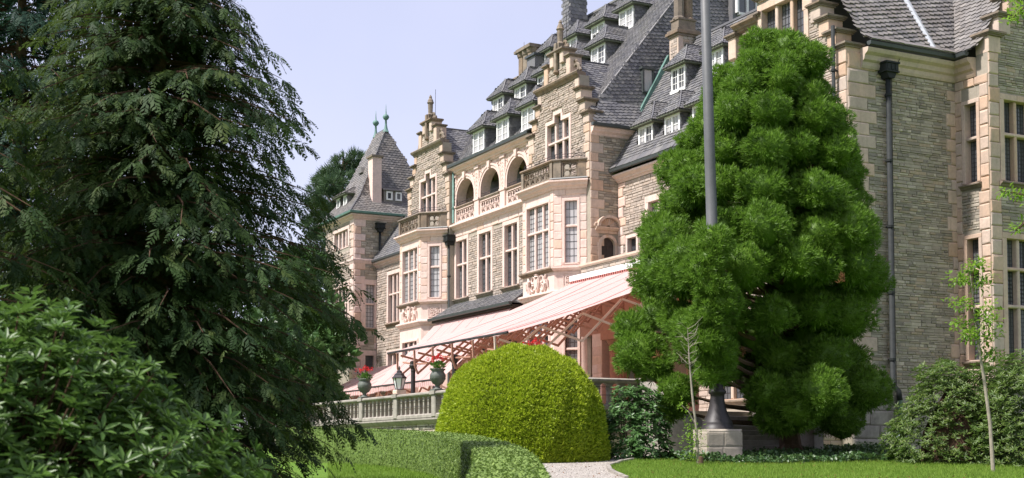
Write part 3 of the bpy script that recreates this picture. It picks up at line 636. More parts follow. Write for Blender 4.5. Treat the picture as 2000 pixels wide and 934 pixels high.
    r.tube([(gx, y0, zr+.03), (gx, y1, zr+.03)], .05, 5); r.build('gable_roof', SLATE, main)
GX1, GX2 = -53.2, -67.75
gable(GX1, 0); gable(GX2, 1)
# return wall of the main block, with the small door on to the porch roof
RW = FX(-50.4)
dr = (30.22, 30.90); dz0, dzs, dzt = 7.7, 9.1, 9.42
wall(MB(), RW, [(30.203, 45.0, 1.3, 14.0)], [(*dr, dz0, 9.44)], -.4).build('return_wall', MORT, main)
bq = quoins(RW, 29.7, 1, 7.9, 14.4, main, h=.42, wl=.66, ws=.42, proud=(.03, .04), seed=31)
lay(RW, courses([(29.7, 33.0, 7.5, 13.9)], bq+[(29.7, 31.1, 7.5, 10.5)], (.07, .14), (.18, .5), 33), RUB_SHADE, main, 'stone', (.015, .045), .014, 0, 'rubble_facing', seed=12)
lay(RW, courses([(30.0, 31.1, 7.6, 9.75)], [(dr[0]-.16, dr[1]+.16, 7, 9.75)], (.4, .42), (.3, .5), 34), QUO, main, 'ashlar_block', (.03, .04), .007, 300, seed=13)
d = MB(); uc = sum(dr)/2; hw = (dr[1]-dr[0])/2
AR = [(uc-hw*math.cos(math.pi*k/10), dzs+.33*math.sin(math.pi*k/10)) for k in range(11)]
d.prism(RW, [(dr[0], dz0), (dr[1], dz0)]+AR[::-1], -.16, -.1); d.box(RW, uc-.012, uc+.012, -.1, -.085, dz0, 9.3); d.box(RW, dr[0], dr[1], -.1, -.08, dzs-.03, dzs+.01); dro = d.build('door', WOODD, main)
MB().ring(RW.p(uc+.07, -.07, 8.5), RW.u, Vector((0, 0, 1)), .05, .012, 0, 6.3, 8, 4).build('handle', BRIGHTZ, dro)
d = MB()
for k in range(10):
    a, b = AR[k], AR[k+1]; o = lambda p: (uc+(p[0]-uc)*1.42, dzs+(p[1]-dzs)*1.42); d.prism(RW, [a, b, o(b), o(a)], -.2, .06)
d.box(RW, dr[0]-.15, dr[0], -.2, .06, dz0, dzs); d.box(RW, dr[1], dr[1]+.15, -.2, .06, dz0, dzs)
d.box(RW, dr[0]-.24, dr[1]+.24, -.02, .05, 9.6, 9.72); d.build('door_surround', QUO, main)
d = MB(); d.prof(RW, dr[0]-.32, dr[1]+.32, [(-.05, 9.72), (.1, 9.72), (.2, 9.8), (.22, 9.86), (-.05, 9.88)])
for k in range(12):
    t0, t1 = math.pi*k/12, math.pi*(k+1)/12; f = lambda t, r: (uc-r*math.cos(t)*1.12, 9.88+r*math.sin(t)*.92); d.prism(RW, [f(t0, .42), f(t1, .42), f(t1, .54), f(t0, .54)], -.02, .24); d.prism(RW, [f(t0, .08), f(t1*.98+t0*.02, .08), f(t1*.9+t0*.1, .4), f(t0*.9+t1*.1, .4)], -.02, .08)
for s in (-1, 1): d.ring(RW.p(uc+s*.62, .1, 9.93), RW.u*s, Vector((0, 0, 1)), .09, .05, -1, 4.5, 8, 5)
d.build('door_hood', QUO, main)
MB().prof(RW, 29.72, 45, [(-.2, 13.86), (.04, 13.86), (.08, 13.95), (.2, 14.02), (.24, 14.12), (.3, 14.15), (.3, 14.2), (-.2, 14.22)]).build('cornice', ASHM, main)
gutter(RW, 29.6, 45, 14.3, .42, main)
downpipe(RW, 31.62, 12.3, 13.72, main, .08, .12, False, ZINC, False)
# main roof
ms = 1.2; RY, RZ = 37.4, 24.0
zm = lambda y: 15.6+ms*(y-30.4)
def xe(z): return -50.75-.6*max(0, min(1, (z-15.5)/5.5)) if z > 15.5 else -50.75+.5*(15.5-z)/1.3      # slate hung end, flared at the foot
XL = -67.3
rf = MB()
cut1 = lambda p: (abs(p.x-GX1) < (17.95-p.z)*.92 and p.z < 17.95) or (abs(p.x-GX2) < (17.95-p.z)*.92 and p.z < 17.95)
slates(rf, [(XL-.3, 30.15, zm(30.15)), (-50.75, 30.15, zm(30.15)), (-50.88, 31.15, zm(31.15)), (-51.36, 34.85, zm(34.85)), (-51.45, RY, RZ), (XL+.2, RY, RZ)], (0, -1, 1), .22, .155, cut=cut1, slant=.2)
rf.build('front_roof', SLATE, main)
pl = MB()
slates(pl, [(L0, 29.56, 15.22), (L1+.3, 29.56, 15.22), (L1+.3, 30.2, 15.39), (L0, 30.2, 15.39)], (0, -1, 1), .62, .4, .03, tip=.02)
pl.build('eaves_slates', SLATE, main)
en = MB()
yb = 45.2
E1 = [(-50.05, 29.75, 14.28), (-50.05, yb, 14.28), (-50.72, yb, 15.5), (-50.72, 30.3, 15.5)]; E2 = [(-50.74, 30.3, 15.5), (-50.74, 44.6, 15.5), (-51.36, 40.2, 21.0), (-51.36, 34.9, 21.0)]; E3 = [(-51.36, 34.9, 21.0), (-51.36, 40.2, 21.0), (-51.5, RY+.2, 24.1), (-51.5, RY, 24.1)]
for E_ in (E1, E2, E3): slates(en, E_, (1, 0, .3), .24, .165, .014, slant=.12)
en.build('slate_hung_end', SLATE, main)
bk = MB(); bk.poly([(XL+.2, RY, RZ), (-51.45, RY, RZ), (-51, 45, 15), (XL, 45, 15)]); bk.poly([(XL-.3, 30.15, 15.5), (XL+.2, RY, RZ), (XL, 45, 15)]); bk.box(WORLD, -70.5, -50.45, 31, 45, 1.3, 14.1); bk.build('rear_roof', SLATE, main)
rc = MB(); rc.tube([(XL+.2, RY, RZ+.05), (-51.45, RY, RZ+.05)], .1, 6); rc.tube([(-50.8, 30.4, 15.65), (-50.9, 31.2, 16.6), (-51.36, 34.85, 20.95), (-51.5, RY, RZ+.05)], .05, 5); rc.build('ridge_cap', SLATE, main)
# left roof of the left gable end
lf = MB(); slates(lf, [(-70.5, 30.2, 15.0), (-67.4, 30.2, 15.0), (-67.4, 33.2, 18.2)], (0, -1, 1), .27, .19); lf.build('side_roof', SLATE, main)
# dormers in three rows
for X in (-62.75, -60.0, -57.3): dormer(FA(30.35), X, 15.62, 16.68, 1.22, main, 1.9, 1.0)
for X in (-65.3, -62.7, -60.15, -57.55, -54.75): dormer(FA(32.75), X, 18.42, 19.3, 1.18, main, 1.8, .98)
for X in (-63.1, -60.35, -57.6, -54.95): dormer(FA(34.45), X, 20.45, 21.4, 1.18, main, 1.8, .98)
# chimneys of the main block
def chimney(x0, x1, y0, y1, z0, z1, parent, mat=OLD, stacks=3, body=None):
    mb = MB(); f = FA(0)
    mb.box(WORLD, x0-.12, x1+.12, y0-.12, y1+.12, z0, z0+(z1-z0)*.42); mb.prof(FA(y0), x0-.12, x1+.12, [(0, z0+(z1-z0)*.42), (.2, z0+(z1-z0)*.42), (.2, z0+(z1-z0)*.45), (0, z0+(z1-z0)*.5)])
    o = mb.build('chimney', mat, parent); zz = z0+(z1-z0)*.42
    for a in range(stacks):
        xa = x0+(x1-x0)*(a+.5)/stacks; r = (x1-x0)/stacks*.62
        MB().lathe((xa, (y0+y1)/2, zz), [(r*1.12, 0), (r*1.12, .1), (r*.9, .16), (r*.9, z1-zz-.3), (r*1.05, z1-zz-.24), (r*1.15, z1-zz-.12), (r*1.15, z1-zz)], 8).build('chimney_shaft', mat, o)
    cp = MB(); cp.box(WORLD, x0-.12, x1+.12, y0-.02, y1+.02, z1-.02, z1+.12); cp.box(WORLD, x0-.02, x1+.02, y0+.05, y1-.05, z1+.12, z1+.2); cp.tube([(x0+.5, y0+.3, z1), (x0+.5, y0+.3, z1+.55)], .012, 4); cp.build('chimney_cap', mat, o)
    return o
chimney(-65.6, -64.0, 33.9, 34.7, 19.4, 22.0, main, OLD, 3)
mb = MB(); mb.box(WORLD, -64.1, -63.2, 33.85, 34.8, 19.6, 21.3); ch = mb.build('slate_chimney', SLATE, main); MB().box(WORLD, -64.2, -63.1, 33.75, 34.9, 21.3, 21.42).build('chimney_cap', ZINC, ch)
sc = MB(); slates(sc, [(-63.98, 36.0, 22.2), (-63.1, 36.0, 22.2), (-63.1, 36.0, 25.0), (-63.98, 36.0, 25.0)], (0, -1, 0), .3, .2); slates(sc, [(-63.1, 36.0, 22.2), (-63.1, 37.0, 22.2), (-63.1, 37.0, 25.0), (-63.1, 36.0, 25.0)], (1, 0, 0), .3, .2)
sc = sc.build('slate_chimney', SLATE, main); MB().box(WORLD, -64.1, -62.95, 35.85, 37.1, 25.12, 25.22).build('chimney_cap', ZINC, sc); MB().box(WORLD, -63.95, -63.15, 36.05, 36.95, 22, 25.12).build('chimney_core', ZINC, sc)
# roof window in the slate end, dark rear window, copper valley
q = MB(); EF = Fr((-51.0, 0, 0), (0, 1, 0), (1, 0, 0))
q.prism(EF, [(32.62, 16.15), (33.22, 16.15), (33.22, 16.22), (32.62, 16.22)], -.1, .3); q.box(EF, 32.62, 32.7, -.1, .28, 16.22, 17.22); q.box(EF, 33.14, 33.22, -.1, .28, 16.22, 17.22); q.box(EF, 32.56, 33.28, -.1, .32, 17.22, 17.32); sk = q.build('roof_window', ZINC, main)
MB().box(EF, 32.7, 33.14, .0, .22, 16.22, 17.22).build('pane', CURT, sk)
q = MB(); EF2 = FX(-51.3); q.box(EF2, 37.9, 38.0, -.3, .5, 20.6, 22.6); q.box(EF2, 39.0, 39.1, -.3, .5, 20.6, 22.6); q.box(EF2, 38.45, 38.55, -.3, .5, 20.6, 22.6); q.box(EF2, 38, 39, -.3, .52, 20.5, 20.62); q.box(EF2, 38, 39, -.3, .5, 21.9, 22.0); w_ = q.build('window', WHITE, main); MB().box(EF2, 38, 39, -.3, .4, 20.62, 22.6).build('pane', GLASS, w_)
MB().box(EF2, 37.75, 39.25, -.6, .33, 20.2, 22.9).build('dormer', SLATE, main)
MB().box(EF2, 37.5, 39.4, -.6, .8, 22.9, 23.0).build('dormer_roof', SLATE, main)
# pent roof between the bays
pr = MB(); slates(pr, [(-65.0, 28.6, 7.05), (-55.75, 28.6, 7.05), (-56.3, 29.9, 7.86), (-65.0, 29.9, 7.86)], (0, -1, 1), .3, .2, .018); slates(pr, [(-55.75, 28.6, 7.05), (-55.75, 29.9, 7.05), (-56.3, 29.9, 7.86)], (1, 0, 1), .3, .2); pr.tube([(-55.75, 28.6, 7.08), (-56.3, 29.9, 7.9)], .04, 4)
pr = pr.build('pent_roof', SLATE, main); MB().box(WORLD, -65.0, -55.85, 28.7, 29.95, 6.86, 6.98).build('pent_soffit', WOODD, pr); gutter(FA(28.6), -65, -55.7, 7.06, .12, pr)
# pipes
downpipe(A0, -64.83, 12.2, 15.0, main, .06, .16, False, COPPER); downpipe(FA(29.9), -65.02, 2, 11.1, main, .07, .2, True, PIPE)

# link between main block and tower
Lk = FA(30.05); lw = (-74.3, -72.6)
wall(MB(), Lk, [(-76.2, -70.55, 1.3, 11.5)], [(*lw, 7.75, 10.55), (*lw, 3.0, 5.9)]).build('link_wall', MORT, main)
window(Lk, *lw, 7.75, 10.55, 3, [9.4], main, sur=.22); window(Lk, *lw, 3.0, 5.9, 3, [5.0], main, sur=.22)
lay(Lk, courses([(-76.2, -70.55, 3, 11.3)], [(lw[0]-.24, lw[1]+.24, 7.5, 10.8), (lw[0]-.24, lw[1]+.24, 2.9, 6.15)], (.1, .18), (.22, .55), 41), RUB, main, 'stone', (.02, .06), .016, 0, 'rubble_facing', seed=14)
cornice(Lk, -76.2, -70.55, 11.2, main, .9); gutter(Lk, -76.2, -70.6, 11.62, .38, main)
lr = MB(); slates(lr, [(-76.2, 29.7, 11.62), (-70.55, 29.7, 11.62), (-70.55, 32.4, 15.4), (-76.2, 32.4, 15.4)], (0, -1, 1), .27, .19); lr.build('link_roof', SLATE, main)

# ---------------------------------------------------------------- tower
tower = thing('castle_tower', 'square castle tower with steep slate roof and two green copper finials', 'tower', (-78.7, 31.3, 1.4))
TX0, TX1, TY0, TY1, TE = -81.2, -76.2, 28.6, 34.4, 14.4
TF, TR = FA(TY0), FX(TX1)
tw1 = (-79.6, -77.2); wall(MB(), TF, [(TX0, TX1, 1.3, TE)], [(*tw1, 12.6, 13.65), (*tw1, 7.8, 10.2)]).build('wall', MORT, tower)
ty = (29.33, 29.89); wall(MB(), TR, [(TY0+.354, TY1, 1.3, TE)], [(*ty, 7.63, 10.2), (*ty, 4.2, 5.95)]).build('wall', MORT, tower)
wall(MB(), FX(TX0), [(TY0, TY1, 1.3, TE)], [], 0, .3).build('wall', MORT, tower); wall(MB(), FA(TY1), [(TX0, TX1, 1.3, TE)], [], -.1, 0).build('wall', MORT, tower)
window(TF, *tw1, 12.6, 13.65, 4, [], tower, sur=.2, sill=False, glass=CURT); window(TF, *tw1, 7.8, 10.2, 4, [9.2], tower, sur=.26)
window(TR, *ty, 7.63, 10.2, 1, [9.05], tower, sur=.3, glass=CURT); window(TR, *ty, 4.2, 5.95, 1, [], tower, sur=.3, sill=False)
bf = quoins(TF, TX1, -1, 1.4, TE-.3, tower, ASH, .45, .7, .42, seed=51); br = quoins(TR, TY0, 1, 1.4, TE-.3, tower, ASH, .45, .7, .42, seed=52)
lay(TF, courses([(TX0, TX1, 6, TE-.3)], bf+[(tw1[0]-.22, tw1[1]+.22, 12.4, 13.87), (tw1[0]-.28, tw1[1]+.28, 7.5, 10.5), (TX0, TX1, 11.4, 11.85)], (.1, .18), (.2, .5), 53), RUB, tower, 'stone', (.02, .05), .016, 0, 'rubble_facing', seed=15)
lay(TR, courses([(TY0, TY1, 11.85, TE-.3)], br, (.1, .18), (.2, .5), 54), RUB_SHADE, tower, 'stone', (.02, .05), .016, 0, 'rubble_facing', seed=16)
lay(TR, courses([(29.25, 30.05, 10.7, 11.3), (29.2, 29.9, 6.2, 7.2)], [], (.1, .18), (.2, .5), 55), RUB_SHADE, tower, 'stone', (.02, .05), .016, 0, 'rubble_facing', seed=17)
lay(TR, courses([(TY0, 30.3, 3.0, 11.4)], br+[(ty[0]-.31, ty[1]+.31, 7.3, 10.52), (ty[0]-.31, ty[1]+.31, 4.0, 6.2), (29.25, 30.05, 10.7, 11.3), (29.2, 29.9, 6.2, 7.2)], (.38, .46), (.3, .7), 56), ASH, tower, 'ashlar_block', (.03, .04), .008, 300, seed=18)
for fr_, a, b, m0, m1 in ((TF, TX0, TX1, 0, 1), (TR, TY0, TY1, 1, 0)):
    MB().prof(fr_, a, b, [(-.1, 11.45), (.04, 11.45), (.08, 11.55), (.12, 11.62), (.12, 11.7), (-.1, 11.78)], m0, m1).build('string_course', ASHM, tower)
    cornice(fr_, a, b, TE-.32, tower, .9, None, m0, m1); gutter(fr_, a, b, TE+.12, .42, tower, COPPER, m0, m1)
tr = MB(); o = .42; zt = 20.15; rx0, rx1, ry = -79.7, -78.0, 31.3
lv = [(TX0-o, TX1+o, TY0-o, TY1+o, TE+.1), (TX0+.55, TX1-.55, TY0+.55, TY1-.55, 15.7), (-79.75, -77.95, 31.25, 31.35, zt)]
for (a0, a1, b0, b1, z0), (c0, c1, e0, e1, z1) in zip(lv, lv[1:]):
    slates(tr, [(a0, b0, z0), (a1, b0, z0), (c1, e0, z1), (c0, e0, z1)], (0, -1, .5), .24, .16); slates(tr, [(a1, b0, z0), (a1, b1, z0), (c1, e1, z1), (c1, e0, z1)], (1, 0, .5), .24, .16)
    tr.poly([(a0, b0, z0), (a0, b1, z0), (c0, e1, z1), (c0, e0, z1)]); tr.poly([(a0, b1, z0), (a1, b1, z0), (c1, e1, z1), (c0, e1, z1)])
tr = tr.build('roof', OSLATE, tower)
e = MB()
e.tube([(TX1+o, TY0-o, TE+.12), (TX1-.55, TY0+.55, 15.72), (-77.95, 31.25, zt)], .05, 5); e.tube([(-79.75, 31.3, zt+.03), (-77.95, 31.3, zt+.03)], .08, 5); e.build('ridge_cap', SLATE, tr)
for x in (rx0, rx1): MB().lathe((x, ry, zt-.15), [(.2, 0), (.12, .2), (.07, .45), (.06, .75), (.15, .82), (.21, .95), (.15, 1.08), (.05, 1.12), (.03, 1.3), (.008, 1.75)], 10).build('finial', COPPER, tr, smooth=True)
tc_ = MB(); tc_.box(WORLD, -77.1, -76.35, 29.8, 30.38, 14.6, 18.0); tc_ = tc_.build('chimney', ASHM, tr); MB().box(WORLD, -77.2, -76.25, 29.7, 30.48, 18.0, 18.12).build('chimney_cap', OLD, tc_)
d = MB(); d.box(TR, 30.55, 31.75, -1.6, -.2, 15.2, 16.05); d.prof(TR, 30.5, 31.8, [(-1.9, 16.6), (-.08, 16.02), (-.08, 16.09), (-1.9, 16.68)]); d = d.build('dormer', OSLATE, tr)
for a in (30.7, 31.3):
    f = MB(); f.box(TR, a, a+.09, -.25, -.14, 15.45, 15.98); f.box(TR, a+.31, a+.4, -.25, -.14, 15.45, 15.98); f.box(TR, a+.09, a+.31, -.25, -.145, 15.45, 15.54); f.box(TR, a+.09, a+.31, -.25, -.145, 15.89, 15.98); f.build('window_frame', WHITE, d)
    MB().box(TR, a+.09, a+.31, -.25, -.19, 15.54, 15.89).build('pane', GLASS, d)
for a in (-79.6, -78.4): dormer(FA(TY0+.25), a, 15.1, 15.85, .5, tr, 1.1, .45, OSLATE, 1)
d = MB(); d.prism(FA(29.9), [(-78.9, 17.4), (-78.2, 17.4), (-78.35, 17.75), (-78.75, 17.75)], -.7, .1); d.build('roof_vent', OSLATE, tr)
downpipe(TR, 30.17, 2, 13.45, tower, .07, .16, True, PIPE)
# ---------------------------------------------------------------- connecting wing with porch
cw = thing('castle_connecting_wing', 'lower castle wing with slate roof, dormers and tall chimney, half hidden behind clipped tree', 'castle wing', (-46, 33, .3))
CY = 31.1; CF = FA(CY); cwin = [(-47.95, -46.6), (-44.9, -43.5)]
wall(MB(), CF, [(-50.4, -40.2, 0, 12.1)], [(a, b, 8.6, 10.6) for a, b in cwin]+[(-49.6, -48.9, 7.9, 9.3)]).build('wall', MORT, cw)
for a, b in cwin: window(CF, a, b, 8.6, 10.6, 2, [9.8], cw, sur=.26)
window(CF, -49.6, -48.9, 7.9, 9.3, 1, [], cw, sur=.14, sill=False)
bq = quoins(CF, -50.35, 1, 7.8, 11.8, cw, ASH, .42, .6, .4, seed=61)
lay(CF, courses([(-50.35, -40.2, 7.6, 11.8)], bq+[(a-.28, b+.28, 8.3, 10.9) for a, b in cwin]+[(-49.8, -48.7, 7.6, 9.5)], (.08, .16), (.2, .55), 62), RUB, cw, 'stone', (.02, .05), .015, 0, 'rubble_facing', seed=19)
cornice(CF, -50.35, -40.2, 11.82, cw, 1.0); gutter(CF, -50.4, -40.2, 12.36, .46, cw)
MB().box(WORLD, -50.3, -40.2, 31.5, 37, 0, 12).build('core', MORT, cw)
ck = 1.6; zc = lambda y: 12.38+ck*(y-30.72); ry = 34.5
r = MB(); slates(r, [(-50.45, 30.95, zc(30.95)), (-40.0, 30.95, zc(30.95)), (-40.0, ry, zc(ry)), (-51.0, ry, zc(ry))], (0, -1, 1), .24, .17, .02, slant=.0, tip=.25); r.poly([(-51, ry, zc(ry)), (-40, ry, zc(ry)), (-40, 38.5, 12.4), (-51, 38.5, 12.4)]); r.tube([(-51, ry, zc(ry)+.03), (-40, ry, zc(ry)+.03)], .08, 5)
r.build('roof', SLATE, cw)
pl = MB(); slates(pl, [(-50.4, 30.66, 12.4), (-40.2, 30.66, 12.4), (-40.2, 31.0, zc(31.0)), (-50.4, 31.0, zc(31.0))], (0, -1, 1), .55, .4, .03, tip=.02); pl.build('eaves_slates', SLATE, cw)
MB().prism(Fr((0, 0, 0), (0, 1, 0), (1, 0, 0)), [(31.0, zc(31.0)+.03), (31.28, zc(31.0)-.02), (34.2, zc(34.2)-.02), (33.9, zc(34.2)+.03)], -50.72, -50.55).build('copper_valley', COPPER, cw)
q = MB(); q.tube([(-50.55, 32.2, zc(32.2)+.06), (-50.85, 33.9, zc(33.9)+.06)], .075, 5); q.build('copper_flashing', COPPER, cw)
for X in (-48.42, -46.4, -44.4): dormer(FA(31.3), X, 12.86, 13.95, 1.0, cw, 1.5, 1.0)
for X in (-48.0, -45.3): dormer(FA(32.7), X, 15.6, 16.55, .95, cw, 1.5, .95)
ch = MB(); ch.box(WORLD, -50.05, -49.35, 33.6, 34.62, 14.5, 18.55); ch = ch.build('chimney', QUO, cw)
cf = FX(-49.35); lay(cf, courses([(33.6, 34.62, 15.5, 18.5)], [(33.6, 33.85, 0, 30)], (.08, .15), (.15, .35), 63), RUB_SHADE, cw, 'stone', (.01, .03), .014, 0, 'rubble_facing', seed=20)
lay(FA(33.6), courses([(-49.95, -49.45, 15.5, 18.4)], [], (.08, .15), (.15, .3), 64), RUB, cw, 'stone', (.01, .03), .014, 0, 'rubble_facing', seed=20)
b = MB()
for o_, za, zb in ((.06, 18.5, 18.6), (.14, 18.6, 18.72), (.08, 18.72, 18.82), (-.06, 18.82, 19.25), (-.02, 19.25, 19.32)): b.box(WORLD, -50.05-o_, -49.35+o_, 33.6-o_, 34.62+o_, za, zb)
b.build('chimney_moulding', OLD, ch)
for yy in (33.88, 34.34): MB().lathe((-49.7, yy, 19.3), [(.3, 0), (.3, .08), (.23, .14), (.23, 1.5), (.3, 1.6), (.3, 1.8)], 8).build('chimney_shaft', OLD, ch)
# porch in front: parapet, column, coffered ceiling
PF = FA(29.42); px0, px1 = -50.7, -40.6
MB().box(PF, px0, px1, -.4, 0, 6.9, 8.08).build('parapet', MORT, cw)
lay(PF, courses([(px0, px1, 7.05, 8.05)], [], (.1, .16), (.25, .6), 65), RUB, cw, 'stone', (.02, .04), .014, 0, 'rubble_facing', seed=21)
MB().prof(PF, px0, px1, [(-.45, 8.06), (.05, 8.06), (.14, 8.12), (.14, 8.2), (-.45, 8.24)]).build('coping', QUO, cw)
MB().box(WORLD, px0, px1, 29.84, 31.1, 7.55, 7.7).build('porch_roof', ZINC, cw)
MB().box(PF, px0, px1, -.5, .06, 5.1, 6.9).build('porch_beam', RED, cw)
cb = MB(); cb.box(WORLD, px0, px1, 29.92, 31.1, 6.2, 6.35)
for k in range(12): x = px0+.4+k*.85; cb.box(WORLD, x, x+.14, 29.92, 31.1, 6.0, 6.2)
for yy in (30.1, 30.5, 30.9): cb.box(WORLD, px0, px1, yy, yy+.1, 6.05, 6.2)
cb.build('coffered_ceiling', RED, cw)
for X in (-47.7, -42.2):
    col = MB().lathe((X, 29.45, 1.4), [(.5, 0), (.5, .25), (.46, .3), (.43, .38), (.39, .42), (.385, 3.0), (.37, 3.02)], 36, flute=.07).build('column', RED, cw)
    q = MB(); q.lathe((X, 29.45, 4.4), [(.38, 0), (.42, .06), (.4, .12), (.48, .24), (.52, .3), (.52, .34)], 20); q.box(WORLD, X-.56, X+.56, 28.9, 30.0, 4.74, 5.1); q.build('capital', RED, col)
MB().box(WORLD, -49.6, -48.8, 29.3, 29.95, 1.4, 5.1).build('porch_pier', ASHM, cw)
lay(FA(29.3), courses([(-49.6, -48.8, 1.5, 5.05)], [], (.36, .42), (.4, .8), 66), ASH, cw, 'ashlar_block', (.015, .025), .008, 40, seed=22)
lg = MB(); lg.box(FA(30.9), -48.6, -47.0, 0, .1, 1.5, 4.9)
for k in range(5): lg.box(FA(30.9), -48.6+.4*k-.03, -48.6+.4*k+.03, .1, .16, 1.5, 4.9)
for k in range(8): lg.box(FA(30.9), -48.6, -47.0, .1, .15, 1.6+k*.45, 1.65+k*.45)
lg.build('lattice_door', RED, cw)

# ---------------------------------------------------------------- east wing (right)
ew = thing('castle_east_wing', 'tall shaded rubble wing with pale quoins, stepped gables and leaded windows beside the clipped tree', 'castle wing', (-36, 33, .3))
EX, EX2, EY2 = -34.3, -32.8, 34.75; GF, EFx, SF, EF3 = FA(30), FX(EX), FA(EY2), FX(EX2)
gw = (-38.75, -36.42); stp = [(.0, 13.42), (.42, 14.0), (.84, 14.58), (1.26, 15.16), (1.68, 15.74), (2.1, 16.32)]
rects = [(-40.3, EX, 0, 13.42)]+[(-40.3+a*.6, EX-a, stp[i-1][1] if i else 0, z+.0) for i, (a, z) in enumerate(stp)]+[(-39.0, -36.6, 16.32, 18.0)]
holes = [(*gw, 12.9, 15.9), (-39.2, -37.4, 7.6, 10.8), (-36.1, -35.3, 3.4, 6.4)]
wall(MB(), GF, rects, holes, -.55).build('gable_wall', MORT, ew)
window(GF, *gw, 12.9, 15.9, 3, [14.35], ew, sur=.24, mat=QUO, deep=.3, mw=.16, sill=False); window(GF, -39.2, -37.4, 7.6, 10.8, 3, [9.6], ew, sur=.24, mat=QUO); window(GF, -36.1, -35.3, 3.4, 6.4, 1, [5.4], ew, sur=.2, mat=QUO)
bl = quoins(GF, EX, -1, .9, 13.3, ew, None, .48, .62, .4, seed=71)
lay(GF, courses([(-40.2, EX, .9, 13.4)]+[(-40.2+a*.6, EX-a-.36, stp[i-1][1], z) for i, (a, z) in enumerate(stp) if i]+[(-38.9, -36.7, 16.3, 17.9)], bl+[(gw[0]-.26, gw[1]+.26, 12.7, 16.15), (-39.5, -37.1, 7.3, 11.1), (-36.35, -35.05, 3.1, 6.7)], (.07, .14), (.2, .55), 72), RUB, ew, 'stone', (.02, .055), .014, 60, 'rubble_facing', seed=23)
cornice(GF, -40.3, -38.95, 15.5, ew, .8, OLD)
for i, (a, z) in enumerate(stp):
    u1 = EX-a; MB().cbox(GF, u1-.5, u1+.006, -.558, .06, z-.5, z+.004, .02).build('step_block', QUO, ew); cap(GF, u1-.5, u1, -.55, .06, z, ew, .17, .13)
    u0 = -40.3+a*.6
    if i > 2: cap(GF, u0, u0+.4, -.55, .06, z, ew, .17, .13)
MB().cbox(GF, -40.75, -40.3, -.5, .05, 14.6, 15.4, .03).build('step_block', QUO, ew); cap(GF, -40.75, -40.3, -.5, .05, 15.4, ew)
downpipe(FA(29.98), EX-.42, 7.5, 14.2, ew, .065, .2, False, PIPE)
# long shaded wall facing the lawn
wall(MB(), EFx, [(30.555, EY2, 0, 13.0)], [], -.5).build('wall', MORT, ew)
b1 = quoins(EFx, 30.0, 1, 2.0, 13.3, ew, None, .47, 1.15, .86, (.035, .05), seed=73)
b2 = quoins(EFx, EY2, -1, 2.0, 12.5, ew, None, .44, .42, .24, (.035, .05), seed=74)
lay(EFx, courses([(30.0, EY2, 2.0, 12.75)], b1+b2, (.055, .13), (.14, .55), 75), RUB_SHADE, ew, 'stone', (.008, .045), .013, 240, 'rubble_facing', seed=24)
lay(EFx, courses([(30.0, EY2, .1, 2.0)], [], (.42, .5), (.7, 1.2), 76), GRY, ew, 'plinth_block', (.06, .075), .012, 60, seed=25)
lay(SF, courses([(EX, EX2, .1, 2.0)], [], (.42, .5), (.5, .8), 77), GRY, ew, 'plinth_block', (.06, .075), .012, 60, seed=25)
BC = [(-.2, 0), (.06, 0), (.1, .08), (.12, .2), (.2, .26), (.24, .4), (.36, .48), (.4, .56), (.4, .62), (-.2, .68)]
cornice(EFx, 30.55, EY2, 12.78, ew, 1.0, QUO, 0, -1, BC); cornice(SF, EX, -33.32, 12.78, ew, 1.0, QUO, -1, 0, BC)
gutter(EFx, 30.55, EY2-.4, 13.55, .5, ew); gutter(SF, EX+.45, -33.3, 13.55, .5, ew)
downpipe(EFx, 31.57, 2.35, 12.55, ew, .09, .2, True)
q = MB(); q.tube([EFx.p(31.57, .2, 2.4), EFx.p(31.6, .22, 2.25), EFx.p(31.72, .3, 2.1), EFx.p(31.75, .32, 1.8)], .09, 10); q.build('pipe_bend', PIPE, ew, smooth=True)
q = MB(); q.tube([EFx.p(31.75, .32, 1.82), EFx.p(31.75, .32, .2)], .085, 10); q.lathe(EFx.p(31.75, .32, .55), [(.09, 0), (.13, .02), (.13, .12), (.09, .14)], 10); q.build('ground_pipe', PIPEBLUE, ew, smooth=True)
MB().tube([EFx.p(31.85, .07, .4), EFx.p(31.82, .07, 6), EFx.p(31.84, .07, 12.6), EFx.p(32.0, .3, 13.2)], .012, 4).build('lightning_cable', IRON, ew)
# short facade-parallel wall with narrow windows
sw = (-33.84, -33.32)
wall(MB(), SF, [(EX, EX2-.504, 0, 13.4)], [(*sw, 9.2, 11.9), (*sw, 3.2, 7.3)]).build('wall', MORT, ew)
window(SF, *sw, 9.2, 11.9, 1, [10.72], ew, sur=.14, mat=QUO, deep=.3, lead=(.12, .14)); window(SF, *sw, 3.2, 7.3, 1, [6.24, 4.98], ew, sur=.14, mat=QUO, deep=.3, lead=(.12, .14))
lay(SF, courses([(EX+.02, EX2, 2.0, 12.78)], [(sw[0]-.15, sw[1]+.15, 9.0, 12.07), (sw[0]-.15, sw[1]+.15, 3.0, 7.47), (sw[0]-.2, sw[1]+.05, 7.6, 8.9)], (.42, .5), (.34, .62), 78), QUO, ew, 'ashlar_block', (.04, .05), .008, 120, seed=26)
lay(SF, courses([(sw[0]-.2, sw[1]+.05, 7.6, 8.9)], [], (.07, .13), (.14, .4), 79), RUB_SHADE, ew, 'stone', (.01, .04), .013, 0, 'rubble_facing', seed=27)
